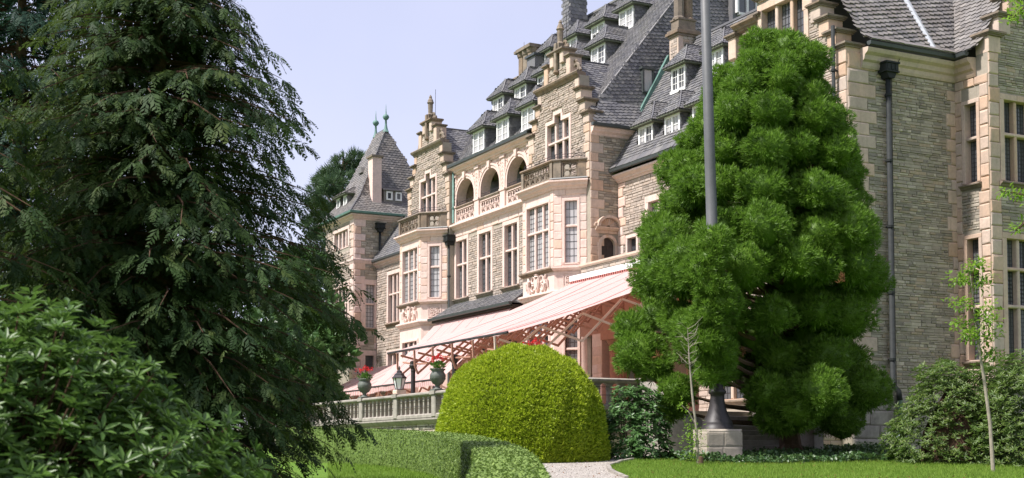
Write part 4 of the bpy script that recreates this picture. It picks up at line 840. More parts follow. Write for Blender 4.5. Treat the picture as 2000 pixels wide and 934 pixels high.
# projecting block facing the lawn, with its own stepped gable
ww = [(35.42, 37.3), (38.6, 40.4)]
g2 = [(0, 14.05), (.48, 14.75), (.96, 15.45), (1.44, 16.15), (1.92, 16.85)]
rects = [(EY2, 44, 0, 14.05)]+[(EY2+a, 44-a, g2[i-1][1] if i else 0, z) for i, (a, z) in enumerate(g2)]
wall(MB(), EF3, rects, [(a, b, 9.2, 11.95) for a, b in ww]+[(a, b, 3.2, 7.25) for a, b in ww], -.5).build('gable_wall', MORT, ew)
for a, b in ww: window(EF3, a, b, 9.2, 11.95, 3, [10.8], ew, sur=.2, mat=QUO, deep=.3, mw=.14, lead=(.12, .14)); window(EF3, a, b, 3.2, 7.25, 3, [6.24, 4.98], ew, sur=.2, mat=QUO, deep=.3, mw=.14, lead=(.12, .14))
b3 = quoins(EF3, EY2, 1, 2.0, 13.5, ew, None, .47, .47, .465, (.035, .05), seed=81)
st3 = courses([(EY2+.46, 41, 11.95, 12.6), (EY2+.46, 41, 7.25, 7.85)], [(a-.2, b+.2, 9, 12.16) for a, b in ww]+[(a-.2, b+.2, 3, 7.46) for a, b in ww], (.6, .66), (.7, 1.2), 82)
lay(EF3, st3, QUO, ew, 'ashlar_block', (.035, .045), .008, 300, seed=28)
lay(EF3, courses([(EY2+.46, 41, 2.0, 14.05)]+[(EY2+a+.3, 41, g2[i-1][1], z) for i, (a, z) in enumerate(g2) if i], b3+st3+[(a-.22, b+.22, 8.95, 12.16) for a, b in ww]+[(a-.22, b+.22, 2.95, 7.46) for a, b in ww], (.06, .13), (.16, .55), 83), RUB_SHADE, ew, 'stone', (.01, .045), .013, 0, 'rubble_facing', seed=29)
lay(EF3, courses([(EY2, 41, .1, 2.0)], [], (.42, .5), (.7, 1.2), 84), GRY, ew, 'plinth_block', (.06, .075), .012, 60, seed=30)
for i, (a, z) in enumerate(g2):
    MB().cbox(EF3, EY2+a-.006, EY2+a+.56, -.508, .06, z-.55, z+.004, .02).build('step_block', QUO, ew); cap(EF3, EY2+a, EY2+a+.56, -.5, .06, z, ew, .18, .14)
# roofs of the east wing; the slates nearest the camera are single pieces
rs = 1.45; keep = []; under = MB()
zx = lambda x: 13.75+rs*(-34.05-x)
slates(under, [(-34.05, 30.5, zx(-34.05)), (-34.05, 35.0, zx(-34.05)), (-37.3, 38.2, zx(-37.3)), (-37.3, 30.5, zx(-37.3))], (1, 0, 1), .26, .2, .03, keep=keep, slant=.28)
zy = lambda y: 13.75+rs*(y-34.5)
keep2 = []; slates(under, [(-34.05, 34.5, zy(34.5)), (-33.0, 34.5, zy(34.5)), (-33.0, 37.7, zy(37.7)), (-37.2, 37.7, zy(37.7))], (0, -1, 1), .26, .2, .02, keep=keep2, slant=-.1)
und = under.build('roof', OSLATE, ew)
eave = MB()
slates(eave, [(-33.72, 30.55, 13.6), (-33.72, 34.4, 13.6), (-34.1, 34.8, 13.86), (-34.1, 30.55, 13.86)], (1, 0, 1), .2, .45, .03, tip=.05); slates(eave, [(-33.8, 34.3, 13.6), (-33.1, 34.3, 13.6), (-33.1, 34.62, 13.86), (-34.1, 34.62, 13.86)], (0, -1, 1), .2, .45, .03, tip=.05)
eave.build('eaves_slates', OSLATE, ew)
allk = [(k, OSLATE) for k in keep]+[(k, OSLATE) for k in keep2]
allk.sort(key=lambda k: sum(p.z for p in k[0][0]))
rest = MB()
for i, ((T, Bt), mt) in enumerate(allk):
    if i < 300: s_ = MB(); s_.idx(T+Bt, [(0, 1, 2, 3, 4), (1, 5, 6, 2), (2, 6, 7, 3)]); s_.build('slate', mt, und)
    else: rest.idx(T+Bt, [(0, 1, 2, 3, 4), (1, 5, 6, 2), (2, 6, 7, 3)])
rest.build('slate_courses', OSLATE, und, kind='stuff')
f = MB(); f.prism(Fr((0, 0, 0), (0, 1, 0), (1, 0, 0)), [(0, 0)]*3, 0, 0) if False else None
f.idx([(-34.0, 33.45, zx(-34.0)+.06), (-34.0, 33.72, zx(-34.0)+.06), (-37.0, 34.12, zx(-37.0)+.06), (-37.0, 33.78, zx(-37.0)+.06), (-34.0, 33.58, zx(-34.0)+.12), (-37.0, 33.95, zx(-37.0)+.12)], [(0, 4, 5, 3), (4, 1, 2, 5)]); f.build('zinc_flashing', BRIGHTZ, und)
bkr = MB(); bkr.poly([(-37.3, 30.5, zx(-37.3)), (-37.3, 40, zx(-37.3)), (-40.3, 40, 13.8), (-40.3, 30.5, 13.8)]); bkr.box(WORLD, -40.2, EX-.52, 30.6, 42, 0, 13.0); bkr.box(WORLD, -36, EX2-.55, EY2+.4, 43.5, 0, 14); bkr.build('rear_roof', OSLATE, ew)
# low bay projecting under the tree
LB = FA(27.6); lb = (-39.4, -34.85); wall(MB(), LB, [(*lb, 0, 4.2)], [(-38.2, -36.2, 1.9, 3.7)]).build('low_bay', MORT, ew); window(LB, -38.2, -36.2, 1.9, 3.7, 3, [], ew, sur=.18, mat=QUO)
lay(LB, courses([(*lb, .95, 4.1)], [(-38.42, -35.98, 1.6, 3.95)], (.1, .2), (.25, .55), 91), RUB, ew, 'stone', (.02, .05), .015, 40, 'rubble_facing', seed=31)
lay(LB, courses([(*lb, .05, .95)], [], (.44, .46), (.9, 1.4), 92), ASH, ew, 'plinth_block', (.07, .08), .01, 60, seed=32)
LBX = FX(-34.85); wall(MB(), LBX, [(27.955, 30.4, 0, 4.2)], []).build('low_bay', MORT, ew); lay(LBX, courses([(27.6, 30.4, .05, 4.1)], [], (.36, .45), (.5, .8), 93), QUO, ew, 'ashlar_block', (.03, .04), .01, 40, seed=33)
MB().box(WORLD, -39.5, -34.75, 27.5, 30, 4.2, 4.4).build('low_bay_roof', ZINC, ew)

# ================================================================== GROUND
def gz(x, y):
    d = x*FWD.x+y*FWD.y
    return -1.6+.04*max(-5, min(d, 47.5))
def ray(px_, py_):
    up = Vector((0, 0, 1)); UPc = -FWD*math.sin(PITCH)+up*math.cos(PITCH); cyp = 890-FPX*math.tan(PITCH)
    return look+RGT*((px_-1000)/FPX)+UPc*((cyp-py_)/FPX)
def G(px_, py_, dz=0):       # point of the sloping lawn
    d = ray(px_, py_); n = d.x*FWD.x+d.y*FWD.y
    t = (-1.6+dz)/(d.z-.04*n); p = d*t; return Vector((p.x, p.y, gz(p.x, p.y)+dz))
def AT(px_, py_, depth):
    d = ray(px_, py_); return d*(depth/(d.x*FWD.x+d.y*FWD.y))
co = sorted(set([-1500, -700, -350, -200, -140, -110]+list(range(-96, 40, 4))+[60, 120, 300, 700, 1500]))
V = [(x, y, gz(x, y)) for x in co for y in co]; n = len(co)
g = bpy.data.meshes.new('lawn'); g.from_pydata(V, [], [(i*n+j, (i+1)*n+j, (i+1)*n+j+1, i*n+j+1) for i in range(n-1) for j in range(n-1)]); g.materials.append(GRASSG)
o = bpy.data.objects.new('lawn', g); C.objects.link(o); tag(o, kind='structure')
def sheet(name, pts, mat, lift, kind='structure'):
    mb = MB(); P = [Vector((p[0], p[1], gz(p[0], p[1])+lift)) for p in pts]; mb.poly(P); return tag(mb.build(name, mat), kind=kind)
pathp = [G(1040, 990), G(1046, 920), G(1055, 897), G(1180, 891.5), G(1330, 886), G(1345, 890), G(1284, 892.5), G(1215, 903), G(1188, 912), G(1192, 922), G(1225, 936), G(1290, 990)]
sheet('gravel_path', pathp, GRAV, .008)
# edging stones between path and lawn
eg = thing('lawn_edging', 'dark edging stones along the gravel path beside the right lawn', 'edging', G(1190, 918))
epts = [G(1262, 895), G(1215, 903), G(1188, 912), G(1192, 922), G(1225, 936)]
for i in range(len(epts)-1):
    a, b = epts[i], epts[i+1]; k = max(1, int((b-a).length/.5))
    for j in range(k):
        p, q_ = a.lerp(b, j/k), a.lerp(b, (j+.93)/k); dv = (q_-p).normalized(); sd_ = Vector((dv.y, -dv.x, 0)); mb = MB()
        mb.cbox(Fr(p-Vector((0, 0, p.z)), dv, Vector((0, 0, 1)).cross(dv)), 0, (q_-p).length, -.05, .05, p.z-.05, p.z+.06+.02*RND.random(), .01); mb.build('edging_stone', GRY, eg)
# ================================================================== TERRACE
TZ = 1.38; BY = 20.0; BX0, BX1 = -76.0, -35.0
tf = MB(); tf.box(WORLD, BX0, BX1, BY+.1, 31.0, -.5, TZ); tag(tf.build('terrace', PAVE), kind='structure')
tw = thing('terrace_wall', 'rubble retaining wall with stone ledge below the terrace balustrade', 'wall', (-50, BY, 0))
T = FA(BY+.1); MB().box(T, BX0, BX1+.02, -.3, .0, -.4, 1.2).build('wall', MORT, tw)
lay(T, courses([(-66, -44.7, -.2, 1.18), (-44.0, BX1, -.2, 1.18)], [], (.09, .17), (.2, .5), 101), RUB_SHADE, tw, 'stone', (.02, .06), .015, 60, 'rubble_facing', seed=41)
lay(T, courses([(-44.7, -44.0, -.2, 1.18)], [], (.38, .42), (.3, .7), 102), ASH, tw, 'quoin', (.05, .06), .008, 40, seed=42)
MB().prof(T, BX0, BX1+.1, [(-.3, 1.16), (.1, 1.16), (.2, 1.24), (.26, 1.3), (.26, 1.36), (-.3, 1.42)]).build('ledge', GRY, tw)
TXf = FX(BX1); MB().box(TXf, BY+.1, 22.4, -.3, .0, -.4, 1.2).build('wall', MORT, tw); lay(TXf, courses([(BY+.1, 22.4, -.2, 1.18)], [], (.1, .17), (.2, .5), 103), RUB_SHADE, tw, 'stone', (.02, .06), .015, 20, 'rubble_facing', seed=43)
bal_mesh = None
def balustrade(label, fr, u0, u1, piers, step=.42):
    t = thing('balustrade', label, 'balustrade', fr.p((u0+u1)/2, 0, TZ))
    global bal_mesh
    MB().prof(fr, u0, u1, [(-.16, TZ), (.16, TZ), (.16, TZ+.1), (.12, TZ+.14), (-.12, TZ+.14), (-.16, TZ+.1)]).build('plinth', GRY, t)
    MB().prof(fr, u0, u1, [(-.15, 2.17), (.15, 2.17), (.2, 2.22), (.2, 2.27), (.12, 2.31), (-.12, 2.31), (-.2, 2.27), (-.2, 2.22)]).build('rail', GRY, t)
    if bal_mesh is None:
        b = MB(); b.rv = .5; f = WORLD; b.box(f, -.055, .055, -.08, .08, 0, .5); b.box(f, -.075, .075, -.085, .085, 0, .05); b.box(f, -.075, .075, -.085, .085, .46, .5)
        for s in (-1, 1):
            for k in range(5):
                a0, a1 = math.pi/2*k/5, math.pi/2*(k+1)/5; R_ = .155
                p = lambda a: (s*(.21-R_*math.cos(a)), .5+R_*math.sin(a)*.98)
                (xa, za), (xb, zb) = p(a0), p(a1); b.idx([(xa, -.08, za), (xb, -.08, zb), (xb, .08, zb), (xa, .08, za), (0, -.08, za), (0, -.08, zb), (0, .08, zb), (0, .08, za)], [(0, 1, 2, 3), (0, 1, 5, 4), (3, 2, 6, 7)])
        b.box(f, -.21, .21, -.08, .08, .65, .66)
        ob = b.build('baluster', GRY, None); bal_mesh = ob.data; bpy.data.objects.remove(ob)
    ang = math.atan2(fr.u.y, fr.u.x); u = u0+step/2; cnt = 0
    while u < u1:
        if all(abs(u-p) > .26 for p in piers):
            o = bpy.data.objects.new('baluster', bal_mesh); C.objects.link(o); par(o, t); o.matrix_basis = Matrix.Translation(fr.p(u, 0, TZ+.14)) @ Matrix.Rotation(ang, 4, 'Z') @ Matrix.Diagonal((1, 1, (2.17-TZ-.14)/.66, 1))
        u += step
    for p in piers: MB().cbox(fr, p-.17, p+.17, -.19, .19, TZ+.003, 2.2, .03).build('pier', GRY, t); MB().box(fr, p-.22, p+.22, -.24, .24, 2.19, 2.325).build('pier_cap', GRY, t)
    r = MB()
    for zz in (TZ+.42, TZ+.66): r.tube([fr.p(u0, .13, zz), fr.p(u1, .13, zz)], .011, 4)
    r.build('guard_wire', IRON, t)
    return t
BF = FA(BY)
balustrade('long grey stone balustrade along the front of the terrace', BF, -62.0, BX1+.2, [-59.6, -55.8, -52.0, -48.33, -44.74, -41.0, -37.4, -35.0])
balustrade('short weathered balustrade at the terrace end, right of the clipped dome', FX(BX1), BY+.2, 22.6, [22.45])
# stair down from the terrace end
stt = thing('garden_stair', 'dark stone garden steps half hidden behind the flagpole base', 'stairs', (-33.6, 24, .2))
nst = 8
for k in range(nst):
    z1 = TZ-(k+1)*(TZ-.15)/nst; x0 = BX1+k*.36
    MB().cbox(FX(x0+.4), 22.7, 26.5, -.42, 0, z1-.2, z1, .015).build('step', GRY, stt)
for yy in (22.45, 26.7):
    f = FA(yy); MB().prism(f, [(BX1, -.2), (BX1+3.0, -.2), (BX1+3.0, .75), (BX1, 2.2)], -.17, .17).build('stair_parapet', GRY, stt)
    MB().prism(f, [(BX1, 2.2), (BX1+3.05, .72), (BX1+3.05, .86), (BX1, 2.34)], -.23, .23).build('parapet_coping', GRY, stt)

# ---------------------------------------------------------------- awnings
def awning(label, x0, x1, yt, zt, yf, zf, sag, mat, arms, wrinkle=1.0, post_rail=True, casing=True, valance=True):
    t = thing('awning', label, 'awning', ((x0+x1)/2, yt, zt))
    nu, nv = 60, 26; mb = MB(); P = []
    rr = random.Random(int(-x0*10)); ph = [rr.uniform(0, 6) for _ in range(6)]
    def S_(u, v):
        x = x0+(x1-x0)*u; y = yt+(yf-yt)*v; z = zt+(zf-zt)*v-sag*4*v*(1-v)*(.8+.25*math.sin(u*3+ph[0]))
        z += wrinkle*v*(1-v)*(.09*math.sin(u*19+v*5+ph[1])+.05*math.sin(u*37-v*9+ph[2])+.13*math.sin(u*8+v*7+ph[3])+.05*math.sin(u*14+v*21+ph[4]))
        z -= .07*v*abs(math.sin(u*math.pi*6))*wrinkle+.035*wrinkle*math.sin(u*70+v*2)*v*(1-v)
        return Vector((x, y, z))
    for i in range(nu+1):
        for j in range(nv+1): P.append(S_(i/nu, j/nv))
    mb.rv = .3; mb.idx(P, [(i*(nv+1)+j, (i+1)*(nv+1)+j, (i+1)*(nv+1)+j+1, i*(nv+1)+j+1) for i in range(nu) for j in range(nv)]); mb.build('fabric', mat, t, smooth=True)
    sm_ = MB()
    for k in range(1, 7):
        u_ = k/7; sm_.tube([S_(u_, j/16)+Vector((0, 0, .012)) for j in range(17)], .014, 3)
    sm_.build('seams', mat, t, kind='stuff')
    MB().tube([S_(0, 1)+Vector((-.1, 0, .0)), S_(1, 1)+Vector((.1, 0, 0))], .045, 6).build('front_bar', IRON, t)
    if valance:
        k = 44; v = MB()
        for i in range(k):
            a, b = S_(i/k, 1), S_((i+1)/k, 1); v.poly([a-Vector((0, .02, .03)), b-Vector((0, .02, .03)), b-Vector((0, .03, .22)), (a+b)/2-Vector((0, .03, .27)), a-Vector((0, .03, .22))])
        v.build('valance', mat, t)
    if casing:
        MB().box(FA(yt), x0-.05, x1+.05, -.25, .14, zt+.05, zt+.28).build('casing', WHITE, t)
        v = MB()
        for i in range(60):
            a = x0+(x1-x0)*i/60; v.box(FA(yt), a, a+(x1-x0)/120, .1, .145, zt-.06, zt+.05)
        v.build('casing_trim', flat_red, t, kind='stuff')
    for k in range(arms):          # scissor arms folding out from the wall
        x = x0+(x1-x0)*(k+.5)/arms; near = (k == arms-1); am = MB()
        n_ = 5; Hs = lambda v: .62-.22*v; Y_ = lambda v: yt-.15+(yf-yt+.3)*v; zc_ = lambda v: S_((k+.5)/arms, .03+.95*v).z-.14-Hs(v)
        for j in range(n_):
            a_, b_ = j/n_, (j+1)/n_
            am.tube([(x-.04, Y_(a_), zc_(a_)+Hs(a_)), (x-.04, Y_(b_), zc_(b_)-Hs(b_))], .05, 4); am.tube([(x+.04, Y_(a_), zc_(a_)-Hs(a_)), (x+.04, Y_(b_), zc_(b_)+Hs(b_))], .05, 4)
        am.tube([(x, Y_(1), zc_(1)-Hs(1)), (x, Y_(1)-.12, zc_(1)-.1), (x, yf, zf-.06)], .045, 4); am.tube([(x, Y_(0), zc_(0)-Hs(0)-.1), (x, Y_(0), zc_(0)+Hs(0)+.1)], .05, 4)
        am.build('scissor_arm', ARM if near else ARMR, t)
    return t
m_ = M('trim_red', .7, .2); m_.col((.40, .15, .13)); flat_red = m_.m
awning('wide pink striped awning stretched out from the porch parapet, over scissor arms', -50.9, -40.5, 29.1, 7.42, 20.6, 4.1, .30, AWN, 6, valance=False)
awning('steep pink striped awning hanging below the slate pent roof', -64.6, -56.0, 28.75, 6.8, 25.2, 3.45, .12, AWN, 4, .6, casing=False)
awning('far red and white striped awning near the tower', -75.6, -66.6, 29.7, 5.2, 26.2, 3.5, .05, AWN2, 2, .3, casing=False)
for X, lb in ((-48.75, 'dark awning post with carved head behind the lantern'), (-44.95, 'dark awning post behind the urn of red geraniums beside the dome'), (-41.2, 'dark awning post rising just behind the clipped dome')):
    p = thing('awning_post', lb, 'post', (X, 20.75, TZ), 'posts along the balustrade')
    MB().lathe((X, 20.75, TZ), [(.14, 0), (.14, .12), (.09, .18), (.085, 1.85), (.1, 1.9), (.09, 1.95), (.13, 2.02), (.16, 2.1), (.12, 2.14), (.13, 2.25), (.04, 2.3)], 10).build('shaft', IRON, p)
    MB().tube([(X-1.0, 20.75, TZ+2.28), (X, 20.75, TZ+2.16), (X+1.4, 20.75, TZ+2.1)], .035, 5).build('arm', ARMR, p)
# ---------------------------------------------------------------- terrace things
lt = thing('lantern', 'black lantern with milky panes on the balustrade', 'lantern', (-48.33, BY, 2.325))
c0 = Vector((-48.33, BY, 2.32))
MB().cbox(BF, -48.33-.2, -48.33+.2, -.2, .2, 2.325, 2.5, .03).build('base', QUO, lt)
mb = MB()
for k in range(6):
    a = math.pi/3*k; d0, d1 = Vector((math.cos(a), math.sin(a), 0)), Vector((math.cos(a+math.pi/3), math.sin(a+math.pi/3), 0))
    mb.poly([c0+d0*.13+Vector((0, 0, .2)), c0+d1*.13+Vector((0, 0, .2)), c0+d1*.24+Vector((0, 0, .62)), c0+d0*.24+Vector((0, 0, .62))])
mb.build('pane', MILK, lt)
mb = MB()
for k in range(6):
    a = math.pi/3*k; d0 = Vector((math.cos(a), math.sin(a), 0)); mb.tube([c0+d0*.14+Vector((0, 0, .18)), c0+d0*.25+Vector((0, 0, .63))], .018, 4)
mb.lathe(c0, [(.16, .16), (.16, .21)], 6); mb.build('frame', IRON, lt)
MB().lathe(c0, [(.29, .62), (.28, .66), (.2, .74), (.19, .78), (.11, .84), (.1, .9), (.05, .93), (.025, .96), (.045, 1.0), (.01, 1.1)], 6).build('roof', IRON, lt)
def urn(x, y, z, label, s=1.0):
    u = thing('urn', label, 'urn', (x, y, z), 'metal urns on the balustrade')
    MB().lathe((x, y, z), [(.2*s, 0), (.2*s, .05), (.1*s, .1), (.07*s, .16), (.12*s, .22), (.24*s, .34), (.29*s, .48), (.28*s, .58), (.23*s, .66), (.22*s, .7), (.28*s, .75), (.28*s, .78), (.2*s, .78)], 18).build('bowl', URN, u, smooth=True)
    f = MB(); f.box(WORLD, x-.21*s, x+.21*s, y-.21*s, y+.21*s, z-.002, z+.045)
    for k in range(16): a = math.pi/8*k; f.tube([(x+.16*s*math.cos(a), y+.16*s*math.sin(a), z+.24), (x+.285*s*math.cos(a), y+.285*s*math.sin(a), z+.44)], .018, 4)
    f.build('foot', URN, u); return u
urn(-52.0, BY, 2.325, 'grey metal urn beside the conifer, left of the lantern'); urn(-44.74, BY, 2.325, 'grey metal urn between the lantern and the clipped dome')
for X, lb in ((-51.2, 'white table with red and white cloth behind the balustrade, left'), (-53.6, 'white table with red checked cloth behind the balustrade, beside the conifer')):
    t = thing('terrace_table', lb, 'table', (X, 22.5, TZ), 'tables on the terrace')
    c = MB(); n = 28
    for k in range(n):
        a, b = 2*math.pi*k/n, 2*math.pi*(k+1)/n; ra, rb = (.8 if k % 2 else .88), (.88 if k % 2 else .8)
        c.poly([(X+.7*math.cos(a), 22.5+.7*math.sin(a), TZ+.76), (X+.7*math.cos(b), 22.5+.7*math.sin(b), TZ+.76), (X+rb*math.cos(b), 22.5+rb*math.sin(b), TZ+.2), (X+ra*math.cos(a), 22.5+ra*math.sin(a), TZ+.2)])
    c.poly([(X+.7*math.cos(2*math.pi*k/n), 22.5+.7*math.sin(2*math.pi*k/n), TZ+.76) for k in range(n)]); c.build('cloth', AWN2, t); MB().lathe((X, 22.5, TZ), [(.3, 0), (.05, .05), (.05, .72)], 8).build('leg', IRON, t)
# ---------------------------------------------------------------- flagpole
fp = thing('flagpole', 'tall grey flagpole with bell shaped iron foot on a stone pedestal', 'flagpole', (-30.04, 21.62, -.12))
pc = Vector((-30.04, 21.62, -.08)); an = math.radians(27.2+38)
pu, pn = Vector((math.sin(TH-.25), math.cos(TH-.25), 0)), Vector((math.cos(TH-.25), -math.sin(TH-.25), 0)); PFr = Fr(pc, pu, pn)
MB().cbox(PFr, -.5, .5, -.5, .5, -.25, .78, .05).build('pedestal', PAVE, fp)
lay(Fr(pc+pn*.5, pu, pn), courses([(-.5, .5, -.1, .7)], [], (.38, .42), (.4, .6), 111), PAVE, fp, 'pedestal_block', (.012, .02), .012, 10, seed=44); lay(Fr(pc-pu*.5, pn, -pu), courses([(-.5, .5, -.1, .7)], [], (.38, .42), (.4, .6), 112), PAVE, fp, 'pedestal_block', (.012, .02), .012, 10, seed=45)
MB().lathe(pc+Vector((0, 0, .78)), [(.43, 0), (.43, .08), (.4, .1), (.41, .16), (.39, .2), (.35, .28), (.28, .42), (.22, .62), (.185, .85), (.18, .92), (.23, .96), (.24, 1.02), (.2, 1.07), (.17, 1.1), (.17, 1.3)], 20).build('foot', IRON, fp, smooth=True)
lean = Vector((-.12, -.25, 0)); MB().tube([pc+Vector((0, 0, 2.0)), pc+lean*.5+Vector((0, 0, 8)), pc+lean*1.2+Vector((0, 0, 17))], [.17, .145, .11], 16).build('shaft', POLE, fp, smooth=True)
st = thing('marker_stake', 'thin white marker stake standing in front of the low hedge', 'stake', G(886, 918)); a = G(886, 918); MB().tube([a-Vector((0, 0, .1)), a+Vector((.01, 0, .42))], .012, 5).build('stick', WHITE, st)
# ================================================================== VEGETATION
rg = np.random.default_rng(11)
A3 = lambda v: np.array(v, dtype=float)
fwd, rgt = A3(FWD), A3(RGT); UPV = A3((0, 0, 1))
def nrm(a): return a/np.maximum(np.linalg.norm(a, axis=-1, keepdims=True), 1e-9)
def inst(T, F, R, P):
    n, nv = len(P), len(T); V = np.einsum('nij,vj->nvi', R, T)+P[:, None, :]
    return V.reshape(-1, 3), (F[None]+(np.arange(n)*nv)[:, None, None]).reshape(-1, F.shape[1])
def frame(d, sc, roll=None, up=None):
    """columns x,y,z with z along d; x horizontal when roll is None"""
    d = nrm(d); ref = np.tile(UPV, (len(d), 1)) if up is None else up
    bad = np.abs((d*ref).sum(1)) > .97; ref = np.where(bad[:, None], A3((1, .2, 0)), ref)
    x = nrm(np.cross(ref, d)); y = np.cross(d, x)
    if roll is not None:
        c, s = np.cos(roll)[:, None], np.sin(roll)[:, None]; x, y = x*c+y*s, y*c-x*s
    sc = np.asarray(sc); sc = sc[:, None, None] if sc.ndim == 1 else sc
    return np.stack([x, y, d], axis=2)*sc
def cat(parts):
    V, F, R, o = [], [], [], 0
    for v, f, r in parts: V.append(v); F.append(f+o); R.append(r); o += len(v)
    return np.concatenate(V), np.concatenate(F), np.concatenate(R)
def quadleaf(w=.3, b=.1): return A3([(0, 0, 0), (-w/2, b*.3, .5), (0, b, 1), (w/2, b*.3, .5)]), np.array([[0, 1, 2, 3]])
def foldleaf(w=.32, fold=.1, droop=-.12):
    V = A3([(0, 0, 0), (-w*.36, fold*.6, .25), (-w*.5, fold, .58), (-w*.25, fold*.3+droop*.7, .86), (0, droop, 1), (w*.25, fold*.3+droop*.7, .86), (w*.5, fold, .58), (w*.36, fold*.6, .25), (0, 0, .3), (0, droop*.3, .62)])
    return V, np.array([[0, 1, 2, 8], [8, 2, 3, 9], [9, 3, 4, 4], [0, 8, 6, 7], [8, 9, 5, 6], [9, 4, 4, 5]])[[0, 1, 3, 4]]
def foldleaf2(w=.32, fold=.08, droop=-.12):
    V = A3([(0, 0, 0), (-w*.5, fold, .45), (-w*.3, fold*.4+droop*.6, .82), (0, droop, 1), (w*.3, fold*.4+droop*.6, .82), (w*.5, fold, .45)])
    return V, np.array([[0, 1, 2, 3], [0, 3, 4, 5]])
def tuft(n, ang, w, curl, seed):
    r = random.Random(seed); V = []; F = []
    for k in range(n):
        a = 2*math.pi*(k+r.random()*.6)/n; t = ang*r.uniform(.35, 1.1); dx, dy = math.cos(a)*math.sin(t), math.sin(a)*math.sin(t); dz = math.cos(t); L = r.uniform(.75, 1.05); sx, sy = -math.sin(a)*w/2, math.cos(a)*w/2
        i = len(V); V += [(dx*.05-sx*.6, dy*.05-sy*.6, 0), (dx*L*.55-sx, dy*L*.55-sy, dz*L*.55), (dx*L*.93, dy*L*.93, dz*L+curl), (dx*L*.55+sx, dy*L*.55+sy, dz*L*.55)]; F.append((i, i+1, i+2, i+3))
    return A3(V), np.array(F)
def frond(pairs, w, seed):
    r = random.Random(seed); V = []; F = []
    for k in range(pairs):
        t = (k+.4)/pairs; l = .30*(1-t**1.8)*r.uniform(.7, 1.15)+.07; y0 = -.22*t*t
        for s in (-1, 1):
            a = math.radians(r.uniform(20, 48)); dx, dz = s*math.sin(a)*l, math.cos(a)*l; dy = -.3*l*r.uniform(.3, 1.3); i = len(V); q = w*r.uniform(.8, 1.2)
            V += [(0, y0, t), (dx*.5-q*.5*math.cos(a)*s, y0+dy*.4, t+dz*.5+q*.5*math.sin(a)), (dx, y0+dy, t+dz), (dx*.5+q*.5*math.cos(a)*s, y0+dy*.4, t+dz*.5-q*.5*math.sin(a))]; F.append((i, i+1, i+2, i+3))
    i = len(V); V += [(-.02, 0, 0), (-.012, -.1, .6), (0, -.24, 1.08), (.012, -.1, .6)]; F.append((i, i+1, i+2, i+3))
    return A3(V), np.array(F)
def sph(n): return nrm(rg.normal(size=(n, 3)))
def scatter(temps, d, sc, P, roll=None, up=None):
    """copies of a few leaf templates, one rnd value per copy"""
    k = rg.integers(0, len(temps), len(P)); out = []
    for i, (T, F) in enumerate(temps):
        s = k == i
        if not s.any(): continue
        R = frame(d[s], sc[s] if np.ndim(sc) else np.full(s.sum(), sc), None if roll is None else roll[s], None if up is None else up[s]); V, FF = inst(T, F, R, P[s]); out.append((V, FF, np.repeat(rg.random(s.sum()), len(F))))
    return cat(out)
def blob(c, rad, seed, n=14, m=9, amp=.18):          # lumpy twig mass inside a shrub
    r = random.Random(seed); V = []; F = []
    ph = [r.uniform(0, 6) for _ in range(4)]
    for i in range(m+1):
        t = math.pi*i/m
        for k in range(n):
            a = 2*math.pi*k/n; q = 1+amp*(math.sin(3*a+ph[0])*math.sin(2*t+ph[1])+.6*math.sin(5*a+ph[2]+t*3)); V.append((c[0]+rad[0]*q*math.sin(t)*math.cos(a), c[1]+rad[1]*q*math.sin(t)*math.sin(a), c[2]+rad[2]*q*math.cos(t)))
    for i in range(m):
        for k in range(n): F.append((i*n+k, i*n+(k+1) % n, (i+1)*n+(k+1) % n, (i+1)*n+k))
    return V, F

# ---------------------------------------------------------------- clipped cloud tree (right of centre)
ct = thing('cloud_pruned_tree', 'big bright green clipped conifer with rounded foliage clumps behind the flagpole', 'tree', (-31.8, 25.7, .25))
DT, PXM = 40.0, 40.0/FPX
def tp(px_, py_, dd): p = A3(AT(px_, py_, DT)); return p+fwd*dd
trunk0 = tp(1500, 880, 0)
tm = MB(); tm.tube([tp(1545, 885, 0), tp(1535, 800, 0), tp(1515, 600, 0), tp(1500, 400, 0), tp(1510, 160, 0)], [.34, .27, .22, .16, .06], 9)
for k in range(4): a = tp(1545, 885, 0); tm.tube([a+A3((0, 0, .4)), a+A3((math.cos(k*1.7)*.3, math.sin(k*1.7)*.3, .1)), a+A3((math.cos(k*1.7)*.7, math.sin(k*1.7)*.7, -.1))], [.2, .15, .06], 6)
tm.build('trunk', BARK, ct)
rows = [(100, 1452, 1585, .6), (150, 1378, 1625, .72), (212, 1348, 1640, .8), (278, 1305, 1665, .85), (345, 1282, 1682, .88), (415, 1250, 1690, .9), (482, 1228, 1722, .92), (552, 1220, 1732, .95), (622, 1226, 1700, .92), (690, 1320, 1688, .9), (752, 1420, 1712, .88), (806, 1490, 1690, .8)]
lobes = []; R_ = random.Random(17); ry_ = [r[0] for r in rows]
py_ = 95.0
while py_ < 812:
    L_, Rr = np.interp(py_, ry_, [r[1] for r in rows]), np.interp(py_, ry_, [r[2] for r in rows]); lr = .5+.26*min(1, (py_-80)/350)
    cx = (L_+Rr)/2; rad = max(.12, (Rr-L_)/2*PXM-lr*.9); n = max(3, int(2*math.pi*rad/(lr*1.8))); a0 = R_.uniform(0, 6)
    for k in range(n):
        a = a0+2*math.pi*k/n+R_.uniform(-.1, .1); rr = rad*R_.uniform(.86, 1.06)
        if math.sin(a) > .8: continue
        lobes.append((tp(cx, py_+R_.uniform(-15, 15), 0)+rgt*rr*math.cos(a)+fwd*rr*math.sin(a), lr*R_.choice((.74, .9, 1.0, 1.12))*R_.uniform(.95, 1.06)))
    py_ += lr*1.52/PXM
